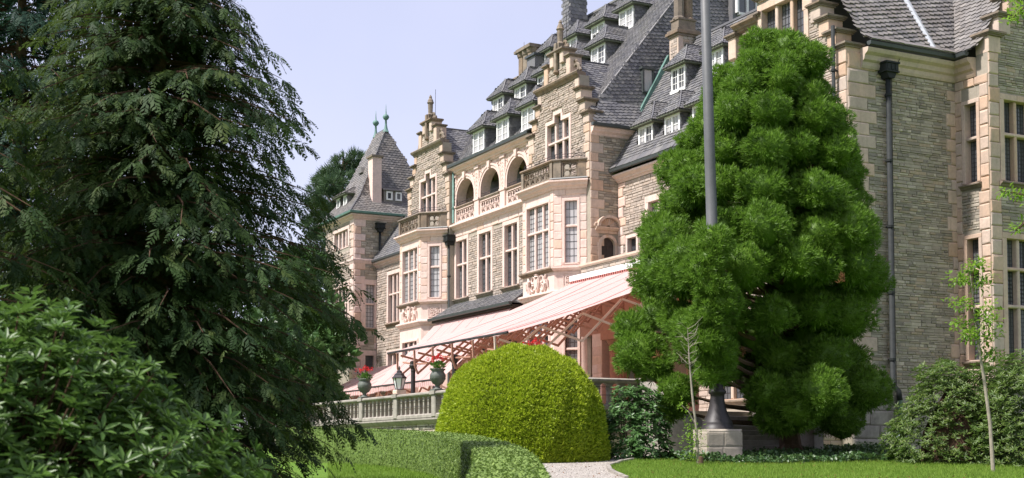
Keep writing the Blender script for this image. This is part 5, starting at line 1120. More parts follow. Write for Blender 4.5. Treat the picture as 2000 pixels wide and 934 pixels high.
for px_, py_, dd, r in ((1392, 478, -4.3, .52), (1370, 535, -4.4, .58), (1402, 590, -4.4, .58), (1376, 640, -4.3, .6), (1398, 690, -4.2, .55), (1390, 728, -4.2, .42), (1386, 508, -4.5, .42), (1390, 562, -4.6, .45), (1384, 612, -4.6, .42), (1386, 668, -4.6, .42), (1340, 500, -3.2, .55), (1520, 92, 0, .5), (1487, 120, -.3, .5), (1250, 690, -1.2, .78), (1232, 640, -.8, .5), (1280, 720, -1.6, .5), (1375, 668, -3.1, .85), (1395, 720, -3.0, .6), (1345, 640, -2.9, .55), (1322, 765, -2.2, .5), (1310, 800, -1.8, .4), (1520, 815, -2.4, .6), (1560, 800, -2.8, .7), (1690, 760, -1.2, .75), (1640, 820, -1.2, .65), (1600, 770, -3, .75), (1500, 770, -2.6, .62)):
    lobes.append((A3(AT(px_, py_, DT+dd)), r))
T8 = [tuft(6, .85, .14, .15, s) for s in range(5)]
nin = len(lobes)
for py_ in range(170, 790, 62):      # inner foliage round the trunk
    L_, Rr = np.interp(py_, ry_, [r[1] for r in rows]), np.interp(py_, ry_, [r[2] for r in rows]); rad = (Rr-L_)/2*PXM*.42
    for k in range(4): a = k*1.57+py_*.03; lobes.append((tp((L_+Rr)/2+10, py_, 0)+rgt*rad*math.cos(a)+fwd*rad*math.sin(a)*.8, min(.85, .3+rad*.5)))
brm = MB()
for il, (c, r) in enumerate(lobes):
    base = tp(1512, 890-(c[2]-.35)/PXM+25, 0); base[2] = max(.9, c[2]-.5); mid = base*.5+c*.5; mid[2] -= .12; brm.tube([base, mid, c], [.09, .06, .03], 5)
    back = (c-trunk0)@fwd > .9 or il >= nin; n = (int(900*r*r)+110)//(5 if back else 1); d = sph(n*2); keepm = (d[:, 2] > -.75) & ((d@-fwd) > -.55); d = d[keepm][:n]
    ph = rg.random(3)*6; q = 1+.20*np.sin(d[:, 0]*6+ph[0])*np.sin(d[:, 1]*6+ph[1])+.11*np.sin(d[:, 2]*8+d[:, 0]*4+ph[2]); P = c+d*(r*q*rg.uniform(.84, .98, len(d)))[:, None]*A3((1, 1, .88))
    ax = nrm(d*.85+UPV*.28+rg.normal(scale=.28, size=d.shape)); V1 = scatter(T8, ax, rg.uniform(.10, .17, len(P)), P, roll=rg.random(len(P))*6.3)
    n2 = n//6; d2 = sph(n2); P2 = c+d2*(r*rg.uniform(.55, .75, n2))[:, None]; V2 = scatter(T8, nrm(d2+rg.normal(scale=.3, size=d2.shape)), rg.uniform(.2, .3, n2), P2, roll=rg.random(n2)*6.3)
    bv, bf = blob(c, (r*.8, r*.8, r*.72), int(abs(c[0])*100), 9, 6); bv = A3(bv); bf = np.array(bf)
    V, F, rr = cat([V1, V2, (bv, bf, np.full(len(bf), .1))]); fast('foliage_clump', V, F, CRYP, ct, rr)
brm.build('branches', BARK, ct, kind='stuff')
# brown dead tufts caught in the crown
dp = np.array([tp(x, y, z)+rg.normal(scale=.05, size=3) for x, y, z in [(1590, 575, -3.4), (1410, 705, -3.5), (1270, 705, -1.9)] for _ in range(8)]); V, F, rr = scatter(T8, sph(len(dp)), rg.uniform(.1, .2, len(dp)), dp, roll=rg.random(len(dp))*6); fast('dead_needles', V, F, DRYL, ct, rr)

# ---------------------------------------------------------------- dark conifers on the left
FR = [frond(6, .095, s) for s in range(7)]
def conifer(label, base, prof, ztop, mat, nlev, nbr, seed, zmin=.2, spacing=.085, zview=7.2, size=(.24, .46)):
    r = random.Random(seed); t = thing('conifer', label, 'tree', base); b = A3(base)
    MB().tube([b-UPV*.3, b+UPV*2, b+UPV*ztop*.6, b+UPV*ztop], [.26, .2, .12, .03], 9).build('trunk', BARK, t)
    bm = MB(); PP, DD, SS = [], [], []
    hs = A3([p[0] for p in prof]); rs_ = A3([p[1] for p in prof]); ga = 0
    for lv in range(nlev):
        z = zmin+(ztop-zmin)*((lv+.5)/nlev); high = z > zview+.8
        for k in range(nbr if not high else nbr//2):
            ga += 2.399; a = ga+r.uniform(-.35, .35); zz = z+r.uniform(-.25, .25); Rz = float(np.interp(zz, hs, rs_)); L = Rz*r.choice((.6, .75, .88, .96, 1.0, 1.04))*r.uniform(.92, 1.06)
            dirv = A3((math.cos(a), math.sin(a), 0)); side = np.cross(UPV, dirv); up_ = r.uniform(.0, .25); dr_ = r.uniform(.15, .36); wv = r.uniform(-.25, .25)
            f = lambda u: b+UPV*(zz+.2*L)+dirv*L*u+side*(wv*L*u*u)+UPV*L*(up_*u-(dr_+up_*.6)*u*u)
            bm.tube([f(0), f(.35), f(.7), f(.97)], [.026, .02, .012, .005], 4)
            n = max(4, int(L*.86/(spacing*(2.4 if high else 1)))); sc = 1.6 if high else 1
            for j in range(n):
                u = .14+.88*(j+r.random())/n; p = f(u); tang = nrm(f(min(u+.05, 1.05))-f(u-.05)); wd = L*.26*(1-.55*u)
                for s in (-1, 1):
                    q = r.random()**1.4; dd = tang*r.uniform(.45, .9)+side*s*r.uniform(.3, 1.0)+UPV*r.uniform(-.75, .02); PP.append(p+side*s*wd*q-UPV*(q*wd*.35+r.uniform(-.05, .08))); DD.append(dd); SS.append(r.uniform(*size)*sc*(1.1-.3*u))
            for q in range(2): PP.append(f(.97)); DD.append(tang+UPV*r.uniform(-.7, .05)+side*r.uniform(-.4, .4)); SS.append(r.uniform(*size)*1.1)
    V, F, rr = scatter(FR, A3(DD), A3(SS), A3(PP), roll=rg.normal(scale=.4, size=len(PP))); fast('crown', V, F, mat, t, rr); bm.build('branches', TWIG, t, kind='stuff')
    return t
def cbase(px_, dep): c = AT(px_, 890, dep); c.z = gz(c.x, c.y); return c
kk = 21/27
pr1 = [(0, 3.8), (2.6, 3.95), (4.4, 4.05), (5.2, 3.4), (6.2, 3.15), (8.0, 2.95), (9.2, 2.3), (10.4, 1.6), (11.4, .8), (12.2, .15)]
conifer('tall dark green conifer with drooping sprays, nearest the terrace', cbase(300, 21), [(a*kk, b*kk) for a, b in pr1], 9.5, HEML, 51, 11, 3, zmin=-.1, spacing=.094, zview=7.6, size=(.21, .46))
conifer('blue green conifer at the left edge behind the nearer conifer', cbase(25, 24), [(0, 3.3), (3, 3.0), (6, 2.7), (8, 2.3), (9.6, 1.4), (11, .2)], 11, HEML2, 36, 9, 5, spacing=.12, zview=8.4, size=(.27, .52))
conifer('dark conifer just outside the left edge, only its branches in view', cbase(-190, 18), [(0, 2.7), (4, 2.2), (7, 1.2), (8.5, .2)], 8.5, HEML, 24, 6, 8, spacing=.16, zview=9, size=(.28, .5))

# ---------------------------------------------------------------- clipped golden dome
dm = thing('clipped_dome', 'large rounded golden green clipped bush beside the gravel path', 'topiary', (-32.9, 17.2, -.15))
dc = A3((-32.9, 17.2, -.18)); DR, DH = 2.32, 3.1
def dome_pt(d, k=1.0):
    p_ = 2.35; q = (np.abs(d[:, 0])**2+np.abs(d[:, 1])**2)**(p_/2)+np.abs(d[:, 2])**p_; s = q**(-1/p_)
    return d*s[:, None]*A3((DR, DR, DH))*k
n = 24000; d = sph(n*2); d[:, 2] = np.abs(d[:, 2]); d = d[(d@-fwd) > -.65][:n]; w = 1+.018*np.sin(d[:, 0]*11+d[:, 2]*7)+.014*np.sin(d[:, 1]*17-d[:, 2]*9)
P = dome_pt(d, 1.0)*(w*rg.uniform(.955, 1.0, len(d)))[:, None]+dc; nn = nrm(d*A3((1, 1, .8)))
SPR = [tuft(4, .75, .26, .1, s+20) for s in range(4)]
V1 = scatter(SPR, nrm(nn*.7+UPV*.35+rg.normal(scale=.38, size=nn.shape)), rg.uniform(.055, .125, len(P)), P, roll=rg.random(len(P))*6.3)
nd = 30000; d = sph(nd*2); d[:, 2] = np.abs(d[:, 2]); d = d[(d@-fwd) > -.6][:nd]; w = 1+.018*np.sin(d[:, 0]*11+d[:, 2]*7)+.014*np.sin(d[:, 1]*17-d[:, 2]*9); P2 = dome_pt(d)*(w*rg.uniform(.96, .995, len(d)))[:, None]+dc; n2_ = nrm(d*A3((1, 1, .8))); tn = sph(len(d)); tn = nrm(tn-n2_*(tn*n2_).sum(1)[:, None]+n2_*.45+UPV*.2)
V2 = scatter([quadleaf(.4, .1), quadleaf(.32, .15)], tn, rg.uniform(.06, .11, len(d)), P2, up=nrm(n2_+rg.normal(scale=.3, size=d.shape)))
stray = d[:700]; V3 = scatter([quadleaf(.12, .2)], nrm(nrm(stray)+UPV*.6+rg.normal(scale=.3, size=stray.shape)), rg.uniform(.1, .2, 700), dome_pt(stray, 1.0)+dc)
V, F, rr = cat([V1, V2, V3]); fast('foliage', V, F, YEW, dm, rr)
bv, bf = [], []; N1, N2 = 40, 18; dd = A3([(math.cos(2*math.pi*k/N1)*math.cos(math.pi/2*i/N2), math.sin(2*math.pi*k/N1)*math.cos(math.pi/2*i/N2), math.sin(math.pi/2*i/N2)) for i in range(N2+1) for k in range(N1)])
fast('inner_twigs', dome_pt(dd, .945)+dc, np.array([(i*N1+k, i*N1+(k+1) % N1, (i+1)*N1+(k+1) % N1, (i+1)*N1+k) for i in range(N2) for k in range(N1)]), YEW, dm, np.full(N1*N2, .05), smooth=True)

# ---------------------------------------------------------------- low hedge curving past the lawn
hg = thing('low_hedge', 'low flat topped green hedge curving round the lawn in front of the dome', 'hedge', AT(860, 880, 30))
ctrl = [(560, 36.5), (660, 35.4), (750, 33.8), (825, 31.6), (885, 28.8), (930, 25.5), (962, 22.2), (982, 19), (991, 16), (992, 13), (990, 10.5), (985, 8)]
hp = []
for px_, t_ in ctrl: a = AT(px_, 890, t_); hp.append(A3((a.x, a.y, gz(a.x, a.y))))
fine = []
for i in range(len(hp)-1):
    for k in range(8):
        u = k/8; p0, p1, p2, p3 = hp[max(0, i-1)], hp[i], hp[i+1], hp[min(len(hp)-1, i+2)]
        fine.append(.5*((2*p1)+(p2-p0)*u+(2*p0-5*p1+4*p2-p3)*u*u+(3*p1-p0-3*p2+p3)*u**3))
fine.append(hp[-1]); fine = A3(fine); tg = nrm(np.gradient(fine, axis=0)*A3((1, 1, 0))); sd = np.stack([tg[:, 1], -tg[:, 0], np.zeros(len(tg))], 1)
HWD, HHT = .38, .87
core = []
for p, s in zip(fine, sd):
    for u, v in ((-1, -.1), (-1, .985), (-.97, 1), (.97, 1), (1, .985), (1, -.1)): core.append(p+s*u*HWD*.95+UPV*v*HHT*.965)
k6 = 6; fast('inner_twigs', A3(core), np.array([(i*k6+j, i*k6+j+1, (i+1)*k6+j+1, (i+1)*k6+j) for i in range(len(fine)-1) for j in range(k6-1)]), BOX, hg, np.full((len(fine)-1)*5, .05))
seg = np.linalg.norm(np.diff(fine, axis=0), axis=1); cum = np.concatenate([[0], np.cumsum(seg)])
def hedge_leaves(n, size):
    dist = cum[-1]*rg.random(n); i = np.clip(np.searchsorted(cum, dist)-1, 0, len(seg)-1); u = ((dist-cum[i])/seg[i])[:, None]; p = fine[i]*(1-u)+fine[i+1]*u; s = nrm(sd[i]*(1-u)+sd[i+1]*u)
    per = rg.random(n)*(2*HHT+2*HWD); side = np.where(per < HHT, -1, np.where(per > HHT+2*HWD, 1, 0)); lat = np.where(side == 0, per-HHT-HWD, side*HWD); h = np.where(side == -1, per, np.where(side == 1, per-HHT-2*HWD, HHT))
    wob = .007*np.sin(dist*7+h*5)+.008*np.sin(dist*17); P = p+s*(lat+side*(wob+rg.uniform(-.03, .01, n)))[:, None]+UPV*(h+np.where(side == 0, wob+rg.uniform(-.03, .012, n), 0))[:, None]
    nn = s*side[:, None]+UPV*np.where(side == 0, 1, -.1)[:, None]; tn = sph(n); tn = nrm(tn-nn*(tn*nn).sum(1)[:, None]+nn*.2); return scatter([quadleaf(.62, .06), quadleaf(.5, .12)], tn, rg.uniform(.6, 1.2, n)*size, P, up=nrm(nn+rg.normal(scale=.2, size=(n, 3))))
V, F, rr = hedge_leaves(84000, .053); fast('foliage', V, F, BOX, hg, rr)

# ---------------------------------------------------------------- rhododendrons and other shrubs
FL = [foldleaf2(.30, .06, -.10), foldleaf2(.34, .09, -.2), foldleaf2(.27, .05, -.02)]
def shrub_pts(c, rad, n, p_=2.0, zmin=-.3, lo=.72, hi=1.0, front=-.6):
    d = sph(n*3); d = d[(d[:, 2] > zmin) & ((d@-fwd) > front)][:n]; q = (np.abs(d@rgt)**p_+np.abs(d@fwd)**p_+np.abs(d[:, 2])**p_)**(-1/p_)
    l = rg.uniform(lo, hi, len(d))**.6; w = 1+.10*np.sin(d@rgt*7+1)*np.sin(d[:, 2]*6)+.05*np.sin(d@rgt*15+d[:, 2]*11)
    P = c+((d@rgt)*q*l*w*rad[0])[:, None]*rgt+((d@fwd)*q*l*w*rad[1])[:, None]*fwd+(d[:, 2]*q*l*w*rad[2])[:, None]*UPV
    return P, nrm((d@rgt)[:, None]*rgt/rad[0]+(d@fwd)[:, None]*fwd/rad[1]+d[:, 2:3]*UPV/rad[2])
def whorls(P, N, leaf, nl, tilt=(.9, 1.35), up=.75):
    """rosettes of leaves at shoot tips: arrays of leaf position, direction, size"""
    ax = nrm(N*.55+UPV*up+rg.normal(scale=.22, size=N.shape)); L = nl; n = len(P)
    a = (np.arange(L)[None]*2*math.pi/L+rg.random((n, 1))*6.3+rg.normal(scale=.18, size=(n, L))); t = rg.uniform(*tilt, size=(n, L))
    B = frame(ax, np.ones(n)); d = B[:, None, :, 0]*(np.cos(a)*np.sin(t))[..., None]+B[:, None, :, 1]*(np.sin(a)*np.sin(t))[..., None]+B[:, None, :, 2]*np.cos(t)[..., None]
    up_ = np.repeat(ax, L, 0); return np.repeat(P, L, 0)+d.reshape(-1, 3)*leaf*.08, d.reshape(-1, 3), leaf*rg.uniform(.7, 1.1, n*L), up_
rh = thing('foreground_rhododendron', 'glossy rhododendron filling the lower left corner, nearest to the viewer', 'shrub', AT(-60, 1010, 9.5))
rc_ = A3(AT(-60, 962, 9.5)); rad = (2.14, 1.7, 1.58)
P, N = shrub_pts(rc_, rad, 2300, 1.28, -.25, .45, 1.0)
lp, ld, ls, lu = whorls(P, N, .12, 8); dist = lp@fwd; inview = np.abs(lp@rgt/(lp@fwd)*FPX+1000-260) < 330
score = np.where(inview, dist, 99); order = np.argsort(score); single = np.zeros(len(lp), bool); single[order[:300]] = True
V, F, rr = scatter(FL, ld[~single], ls[~single], lp[~single], up=lu[~single]); fast('leaves', V, F, RHOD, rh, rr, kind='stuff')
lm = []
for T, Fq in FL:
    me = bpy.data.meshes.new('leaf'); me.from_pydata([tuple(v) for v in T], [], [tuple(int(q) for q in f) for f in Fq]); me.materials.append(RHOD); lm.append(me)
RR = frame(ld[single], ls[single], None, lu[single]); lps = lp[single]
for i in range(len(lps)):
    o = bpy.data.objects.new('leaf', lm[i % 3]); C.objects.link(o); par(o, rh); m4 = np.eye(4); m4[:3, :3] = RR[i]; m4[:3, 3] = lps[i]; o.matrix_basis = Matrix(m4.tolist())
tw_ = MB(); rb = rc_-UPV*1.0
for i in range(0, len(P), 5): tw_.tube([rb+(P[i]-rb)*.35, rb+(P[i]-rb)*.7-N[i]*.05, P[i]-UPV*.02], [.014, .01, .006], 4)
tw_.build('stems', TWIG, rh)
bv, bf = blob(rc_-UPV*.3, (.7, .7, .5), 4); fast('inner_twigs', A3(bv), np.array(bf), TWIG, rh, np.zeros(len(bf)))
r2 = thing('rhododendron', 'broad dull green rhododendron against the shaded wall at right', 'shrub', AT(1880, 900, 35.5))
c_ = A3(AT(1885, 915, 35.5)); P, N = shrub_pts(c_, (1.95, 1.7, 2.75), 2600, 2.3, -.1, .6, 1.0, -.5); lp, ld, ls, lu = whorls(P, N, .135, 7); V1 = scatter(FL, ld, ls, lp, up=lu)
c4 = A3(AT(2010, 915, 34)); P, N = shrub_pts(c4, (1.3, 1.5, 2.8), 1100, 2.3, -.1, .6, 1.0, -.5); lp, ld, ls, lu = whorls(P, N, .135, 7); V2 = scatter(FL, ld, ls, lp, up=lu)
V, F, rr = cat([V1, V2]); fast('leaves', V, F, RHOB, r2, rr, kind='stuff'); bv, bf = blob(c_, (1.25, 1.2, 1.9), 6); fast('inner_twigs', A3(bv), np.array(bf), TWIG, r2, np.zeros(len(bf)))
sm = MB()
for k in range(14): a = c_+A3((math.cos(k), math.sin(k)*.8, 0))*.5; sm.tube([A3((c_[0]+.1*math.cos(k), c_[1]+.1*math.sin(k), gz(c_[0], c_[1]))), a+UPV*.6, a+A3((math.cos(k*2.1)*.8, math.sin(k*2.1)*.8, 1.6))], [.03, .022, .012], 5)
sm.build('stems', TWIG, r2)
r3 = thing('broadleaf_shrub', 'leafy shrub with large pale-backed leaves between the dome and the steps', 'shrub', AT(1240, 890, 38))
c_ = A3(AT(1240, 892, 37.6)); P, N = shrub_pts(c_, (1.0, .9, 1.95), 640, 2.2, -.05, .5, 1.0, -.5); lp, ld, ls, lu = whorls(P, N, .17, 5, (.9, 1.6)); V, F, rr = scatter([foldleaf2(.55, .06, -.2), foldleaf2(.48, .1, -.1)], ld, ls, lp, up=lu); fast('leaves', V, F, HYDR, r3, rr, kind='stuff')
sm = MB()
for k in range(12): a = c_+A3((math.cos(k*2.4), math.sin(k*2.4), 0))*.45; sm.tube([c_+A3((math.cos(k)*.1, math.sin(k)*.1, -.1)), a+UPV*.7, a*1.0+UPV*1.4], [.02, .015, .008], 5)
sm.build('stems', TWIG, r3)
# ---------------------------------------------------------------- saplings
def leaves_along(pts, n, spread, size, mat, parent, temps=None, name='leaves'):
    pts = A3(pts); i = rg.integers(0, len(pts)-1, n); u = rg.random((n, 1)); p = pts[i]*(1-u)+pts[i+1]*u; d = sph(n)*A3((1, 1, .6)); q = p+d*(spread*rg.random((n, 1))**.7)
    V, F, rr = scatter(temps or [foldleaf2(.5, .08, -.15), foldleaf2(.42, .05, -.1)], nrm(d+rg.normal(scale=.5, size=d.shape)), rg.uniform(.6, 1.2, n)*size, q); fast(name, V, F, mat, parent, rr, kind='stuff'); return q
s1 = thing('bare_topped_sapling', 'thin leaning sapling with bare top and leafy base in front of the pedestal', 'sapling', AT(1362, 906, 34.5))
D1 = 34.5; pt = lambda x, y, t: A3(AT(x, y, t))
tr1 = [pt(1364, 908, D1), pt(1360, 840, D1), pt(1352, 770, D1), pt(1346, 700, D1), pt(1343, 640, D1)]; mb = MB(); mb.tube(tr1, [.045, .035, .028, .018, .006], 7)
mb.tube([pt(1358, 830, D1), pt(1345, 805, D1), pt(1330, 790, D1)], [.02, .014, .006], 5); mb.tube([pt(1348, 740, D1), pt(1356, 725, D1), pt(1368, 715, D1)], [.012, .008, .004], 4)
for k in range(26):
    y = R_.uniform(640, 720); x = 1343+(y-640)*.06; s = R_.choice((-1, 1)); mb.tube([pt(x, y, D1), pt(x+s*R_.uniform(6, 16), y-R_.uniform(2, 12), D1+R_.uniform(-.2, .2)), pt(x+s*R_.uniform(14, 30), y-R_.uniform(8, 26), D1+R_.uniform(-.3, .3))], [.007, .005, .002], 3)
mb.build('trunk', BARKG, s1)
leaves_along([pt(1360, 900, D1), pt(1352, 860, D1), pt(1358, 830, D1)], 330, .36, .085, SAPL, s1); leaves_along([pt(1350, 840, D1), pt(1338, 800, D1), pt(1328, 785, D1)], 70, .16, .085, SAPL, s1)
sp_ = thing('tree_stump', 'small cut stump beside the leaning sapling', 'stump', G(1369, 908)); a = G(1369, 908); MB().lathe(a, [(.085, -.1), (.07, .03), (.06, .2), (.0, .22)], 9).build('wood', BARK, sp_)
s2 = thing('staked_sapling', 'slender sapling with pale trunk and bright leaves in front of the right windows', 'sapling', AT(1940, 920, 31))
D2 = 31; tr2 = [pt(1940, 924, D2), pt(1934, 830, D2), pt(1922, 740, D2), pt(1912, 680, D2), pt(1902, 600, D2), pt(1893, 515, D2)]; mb = MB(); mb.tube(tr2, [.05, .042, .036, .03, .02, .006], 8)
tips = []
for x, y, ex, ey in ((1912, 680, 1935, 652), (1908, 650, 1875, 632), (1904, 620, 1938, 628), (1902, 600, 1870, 590), (1899, 575, 1922, 545), (1897, 550, 1868, 545), (1895, 530, 1910, 515), (1910, 665, 1890, 650), (1914, 700, 1940, 690), (1906, 640, 1930, 600)):
    b_ = pt(ex, ey, D2+R_.uniform(-.4, .4)); a_ = pt(x, y, D2); mb.tube([a_, a_*.5+b_*.5+UPV*.03, b_], [.014, .009, .003], 4); tips.append((a_, b_))
mb.build('trunk', BARKG, s2)
for a_, b_ in tips: leaves_along([a_*.7+b_*.3, b_*1.0+(b_-a_)*.25], 120, .27, .12, SAPL, s2)
leaves_along([pt(1895, 540, D2), pt(1893, 512, D2)], 70, .22, .08, SAPL, s2)
# overhanging tree at the right edge
ot = thing('overhanging_tree', 'leafy branches reaching in at the right edge, high up and at mid height', 'tree', AT(2230, 960, 22)); D3 = 22
b0 = pt(2230, 960, D3); b0[2] = gz(b0[0], b0[1]); mb = MB(); mb.tube([b0-UPV*.2, pt(2225, 500, D3), pt(2215, 0, D3), pt(2200, -300, D3)], [.24, .2, .15, .06], 9)
brs = [[pt(2220, 120, D3), pt(2100, 40, D3), pt(2010, 5, D3-.3), pt(1972, 40, D3-.4)], [pt(2222, 480, D3), pt(2110, 420, D3), pt(2020, 385, D3-.3), pt(1952, 372, D3-.5)], [pt(2110, 420, D3), pt(2030, 410, D3), pt(1985, 450, D3-.2)], [pt(2100, 40, D3), pt(2020, -30, D3), pt(1980, -10, D3)], [pt(2222, 520, D3), pt(2080, 440, D3), pt(1996, 440, D3)]]
for b_ in brs: mb.tube(b_, [.06, .035, .018, .006][:len(b_)], 5)
mb.build('trunk', BARK, ot)
for b_, n, sp2 in ((brs[0][2:], 150, .22), (brs[0][1:3], 150, .4), (brs[1][2:], 120, .16), (brs[1][1:3], 160, .3), (brs[2][1:], 80, .17), (brs[3][1:], 160, .4), (brs[4][1:], 90, .22)): leaves_along(b_, n, sp2, .085, SAPL, ot)
q = sph(900)*A3((1.8, 1.8, 1.6))*rg.random((900, 1))**.4+pt(2240, -150, D3); V, F, rr = scatter([foldleaf2(.5, .08, -.15)], sph(900), rg.uniform(.15, .3, 900), q); fast('crown', V, F, SAPL, ot, rr)
# ---------------------------------------------------------------- pine behind the tower, trees behind the conifers
pn = thing('pine_tree', 'tall open pine standing behind the slate tower roof', 'tree', (-95, 34, .3)); DP = 100
mb = MB(); mb.tube([pt(668, 880, DP), pt(664, 600, DP), pt(660, 420, DP), pt(672, 310, DP)], [.5, .42, .3, .1], 8)
PN = [tuft(11, 1.1, .09, .15, s+60) for s in range(3)]; parts = []
for x, y, r in [(690, 308, 14), (672, 320, 16), (700, 330, 14), (655, 335, 15), (640, 345, 14), (628, 355, 12), (650, 360, 16), (675, 350, 18), (700, 355, 14), (620, 372, 12), (640, 380, 16), (665, 380, 18), (615, 395, 9), (632, 405, 15), (655, 410, 16), (680, 400, 18), (622, 428, 14), (645, 435, 15), (608, 440, 10), (668, 430, 14), (630, 455, 14), (650, 465, 14), (612, 470, 12), (640, 490, 18), (620, 510, 16), (690, 440, 16)]:
    c = pt(x, y, DP+R_.uniform(-2.5, 2.5)); r *= DP/FPX; mb.tube([pt(663, min(y+45, 600), DP), c*.6+pt(663, y+20, DP)*.4, c], [.1, .07, .03], 4)
    n = 42; d = sph(n); parts.append(scatter(PN, nrm(d+UPV*.5), rg.uniform(.45, .8, n), c+d*(r*1.15*rg.random((n, 1))**.5)*A3((1.25, 1.25, .55)), roll=rg.random(n)*6))
V, F, rr = cat(parts); fast('crown', V, F, PINE, pn, rr); mb.build('trunk', BARK, pn)
def leafy(label, x, ytop, dep, wpx, mat, n, seed):
    r = random.Random(seed); b = pt(x, 885, dep); b[2] = gz(b[0], b[1]); t = thing('background_tree', label, 'tree', b, 'trees beyond the conifers'); H = (890-ytop)*dep/FPX; R0 = wpx*dep/FPX
    mb = MB(); mb.tube([b, b+UPV*H*.5, b+UPV*H*.9], [.35, .25, .06], 7); parts = []
    for k in range(26):
        d = sph(1)[0]; c = b+UPV*H*.58+d*A3((R0, R0, H*.42))*r.uniform(.5, .95); mb.tube([b+UPV*H*.4, (b+UPV*H*.5+c)/2, c], [.1, .06, .02], 4); rr_ = R0*.36; m_n = n//26; dd = sph(m_n); parts.append(scatter([quadleaf(.6, .1)], nrm(dd+rg.normal(scale=.5, size=dd.shape)), rg.uniform(.25, .5, m_n), c+dd*rr_*rg.uniform(.6, 1, (m_n, 1)), roll=rg.random(m_n)*6))
    V, F, rr = cat(parts); fast('crown', V, F, mat, t, rr); mb.build('trunk', BARK, t)
leafy('light green leafy tree half seen between conifer and tower', 585, 465, 78, 75, HYDR, 7000, 1); leafy('pale leafy tree glimpsed low behind the conifer sprays', 430, 520, 85, 110, HYDR, 7000, 2); leafy('low leafy tree beyond the terrace, between conifer and tower', 625, 590, 64, 55, HYDR, 6000, 4); leafy('dark leafy bush low beyond the terrace, behind the conifer tips', 520, 640, 62, 90, IVY, 6000, 5); leafy('leafy tree at far left glimpsed through the conifers', 150, 500, 90, 150, HYDR, 7000, 3)
# ---------------------------------------------------------------- geraniums
def geranium(x, y, z, label, n=1.0):
    t = thing('geranium', label, 'flowers', (x, y, z), 'red geraniums in the urns'); c = A3((x, y, z))
    d = sph(150); d[:, 2] = np.abs(d[:, 2]); V, F, rr = scatter([quadleaf(.8, .1)], nrm(d+rg.normal(scale=.4, size=d.shape)), rg.uniform(.08, .14, 150), c+d*A3((.3, .3, .25))*rg.random((150, 1))**.4); fast('leaves', V, F, GERL, t, rr, kind='stuff')
    for k in range(14):
        a = k*2.4; rr_ = .1+.28*((k*7) % 10)/10; fc = c+A3((math.cos(a)*rr_, math.sin(a)*rr_, .44-.9*rr_*rr_+.12*math.sin(k*3.1))); dd = sph(34); V, F, rv = scatter([quadleaf(.9, .1)], nrm(dd+rg.normal(scale=.5, size=dd.shape)), rg.uniform(.03, .05, 34), fc+dd*.045); fast('flower_head', V, F, GERA, t, rv)
geranium(-52.0, BY, 3.1, 'red geraniums in the urn beside the conifer'); geranium(-44.74, BY, 3.1, 'red geraniums in the urn between lantern and dome')
urn(-37.4, BY, 2.325, 'dark urn peeping over the top of the dome'); geranium(-37.4, BY, 3.1, 'red geraniums peeping over the top of the dome')
# ---------------------------------------------------------------- ivy, grass, litter
def onland(pts, n, f=None):
    P = [(p[0], p[1]) for p in pts]; x0, x1 = min(p[0] for p in P), max(p[0] for p in P); y0, y1 = min(p[1] for p in P), max(p[1] for p in P); out = []
    r = random.Random(n)
    while len(out) < n:
        x, y = r.uniform(x0, x1), r.uniform(y0, y1)
        if inpoly(x, y, P): out.append((x, y, gz(x, y)))
    return A3(out)
ivp = [G(1275, 893), G(1340, 903), G(1480, 908), G(1620, 905), G(1800, 901), (-33.2, 31.0), (-34.2, 29.5), (-34.5, 27.4), (-31.9, 24.5), (-31.9, 22.0)]
P = onland(ivp, 17000); h = .06+.20*np.abs(np.sin(P[:, 0]*2.1)*np.sin(P[:, 1]*1.7+1))*rg.random(len(P)); P[:, 2] += h
V, F, rr = scatter([foldleaf2(.8, .06, -.2)], nrm(sph(len(P))+UPV*.25), rg.uniform(.06, .12, len(P)), P, up=nrm(rg.normal(scale=.5, size=P.shape)+UPV)); o = fast('ivy_bed', V, F, IVY, None, rr); tag(o, 'dark ivy ground cover below the tree and the shaded wall', 'ivy', kind='stuff')
sheet('ivy_soil', ivp, SOIL, .006)
BL = [(A3([(-.06, 0, 0), (-.035, .06, .55), (.02, .22, 1), (.06, 0, 0)]), np.array([[0, 1, 2, 3]])), (A3([(-.07, 0, 0), (-.03, -.1, .5), (0, -.3, .95), (.07, 0, 0)]), np.array([[0, 1, 2, 3]]))]
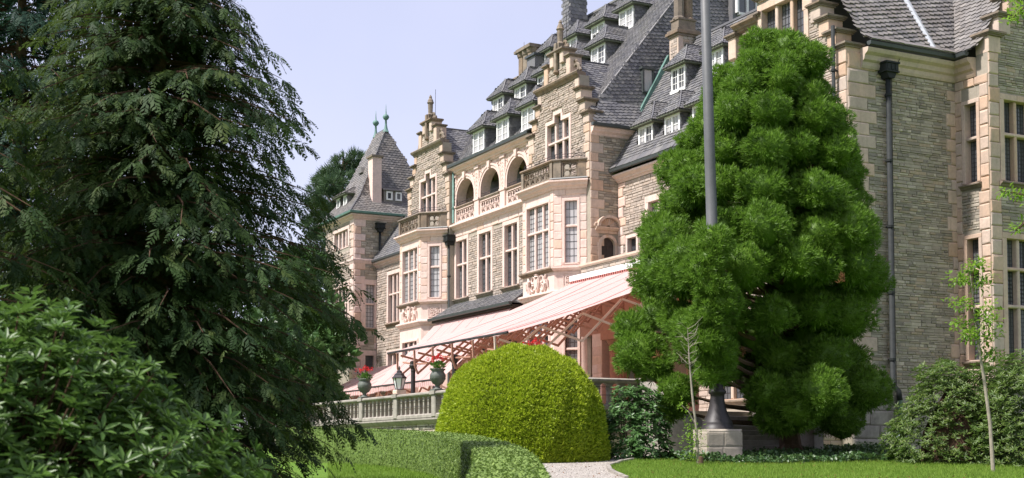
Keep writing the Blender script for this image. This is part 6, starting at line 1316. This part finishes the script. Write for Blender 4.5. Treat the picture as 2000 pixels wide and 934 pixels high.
la = [G(1262, 895), G(1215, 903), G(1188, 912), G(1192, 922), G(1230, 938), G(2040, 938), G(2040, 893), G(1800, 897), G(1480, 902)]; lb_ = [G(640, 905), G(700, 903), G(820, 906), G(880, 916), G(925, 938), G(640, 938)]
P = np.concatenate([onland(la, 50000), onland(lb_, 10000)]); d = nrm(rg.normal(scale=.35, size=P.shape)+UPV); V, F, rr = scatter(BL, d, rg.uniform(.045, .095, len(P)), P, roll=rg.random(len(P))*6.3); o = fast('grass', V, F, GRASSB, None, rr); tag(o, 'short bright lawn grass beside the gravel path', 'grass', kind='stuff')
pp = onland(pathp, 5200); V, F, rr = scatter([(A3([(0, 0, -.2), (-.5, .3, .3), (0, .6, 1), (.5, .2, .4)]), np.array([[0, 1, 2, 3]]))], sph(len(pp)), rg.uniform(.01, .024, len(pp)), pp+UPV*.01, roll=rg.random(len(pp))*6); o = fast('gravel_stones', V, F, GRAIN, None, rr); tag(o, 'loose pale gravel on the garden path', 'gravel', kind='stuff')
pp = np.concatenate([onland(la, 260), onland(pathp, 110)]); V, F, rr = scatter([foldleaf2(.6, .2, -.2)], nrm(sph(len(pp))*A3((1, 1, .25))), rg.uniform(.03, .07, len(pp)), pp+UPV*.035, up=nrm(sph(len(pp))*.5+UPV)); o = fast('fallen_leaves', V, F, DRYL, None, rr); tag(o, 'brown fallen leaves scattered over lawn and path', 'leaf litter', kind='stuff')
dl = thing('dead_brush', 'heap of brown withered twigs and leaves at the foot of the right sapling', 'brushwood', G(1975, 903)); a = A3(G(1975, 900)); n = 260; q = a+rg.normal(size=(n, 3))*A3((.35, .35, .16))+UPV*.22; V, F, rr = scatter([quadleaf(.4, .1)], sph(n), rg.uniform(.06, .13, n), q, roll=rg.random(n)*6); fast('leaves', V, F, DRYL, dl, rr, kind='stuff')
mb = MB()
for k in range(24): e_ = sph(1)[0]*A3((.5, .5, .35)); mb.tube([a+e_*.1, a+e_*.6+UPV*.12, a+e_+UPV*.2], [.012, .009, .004], 4)
mb.build('twigs', TWIG, dl)
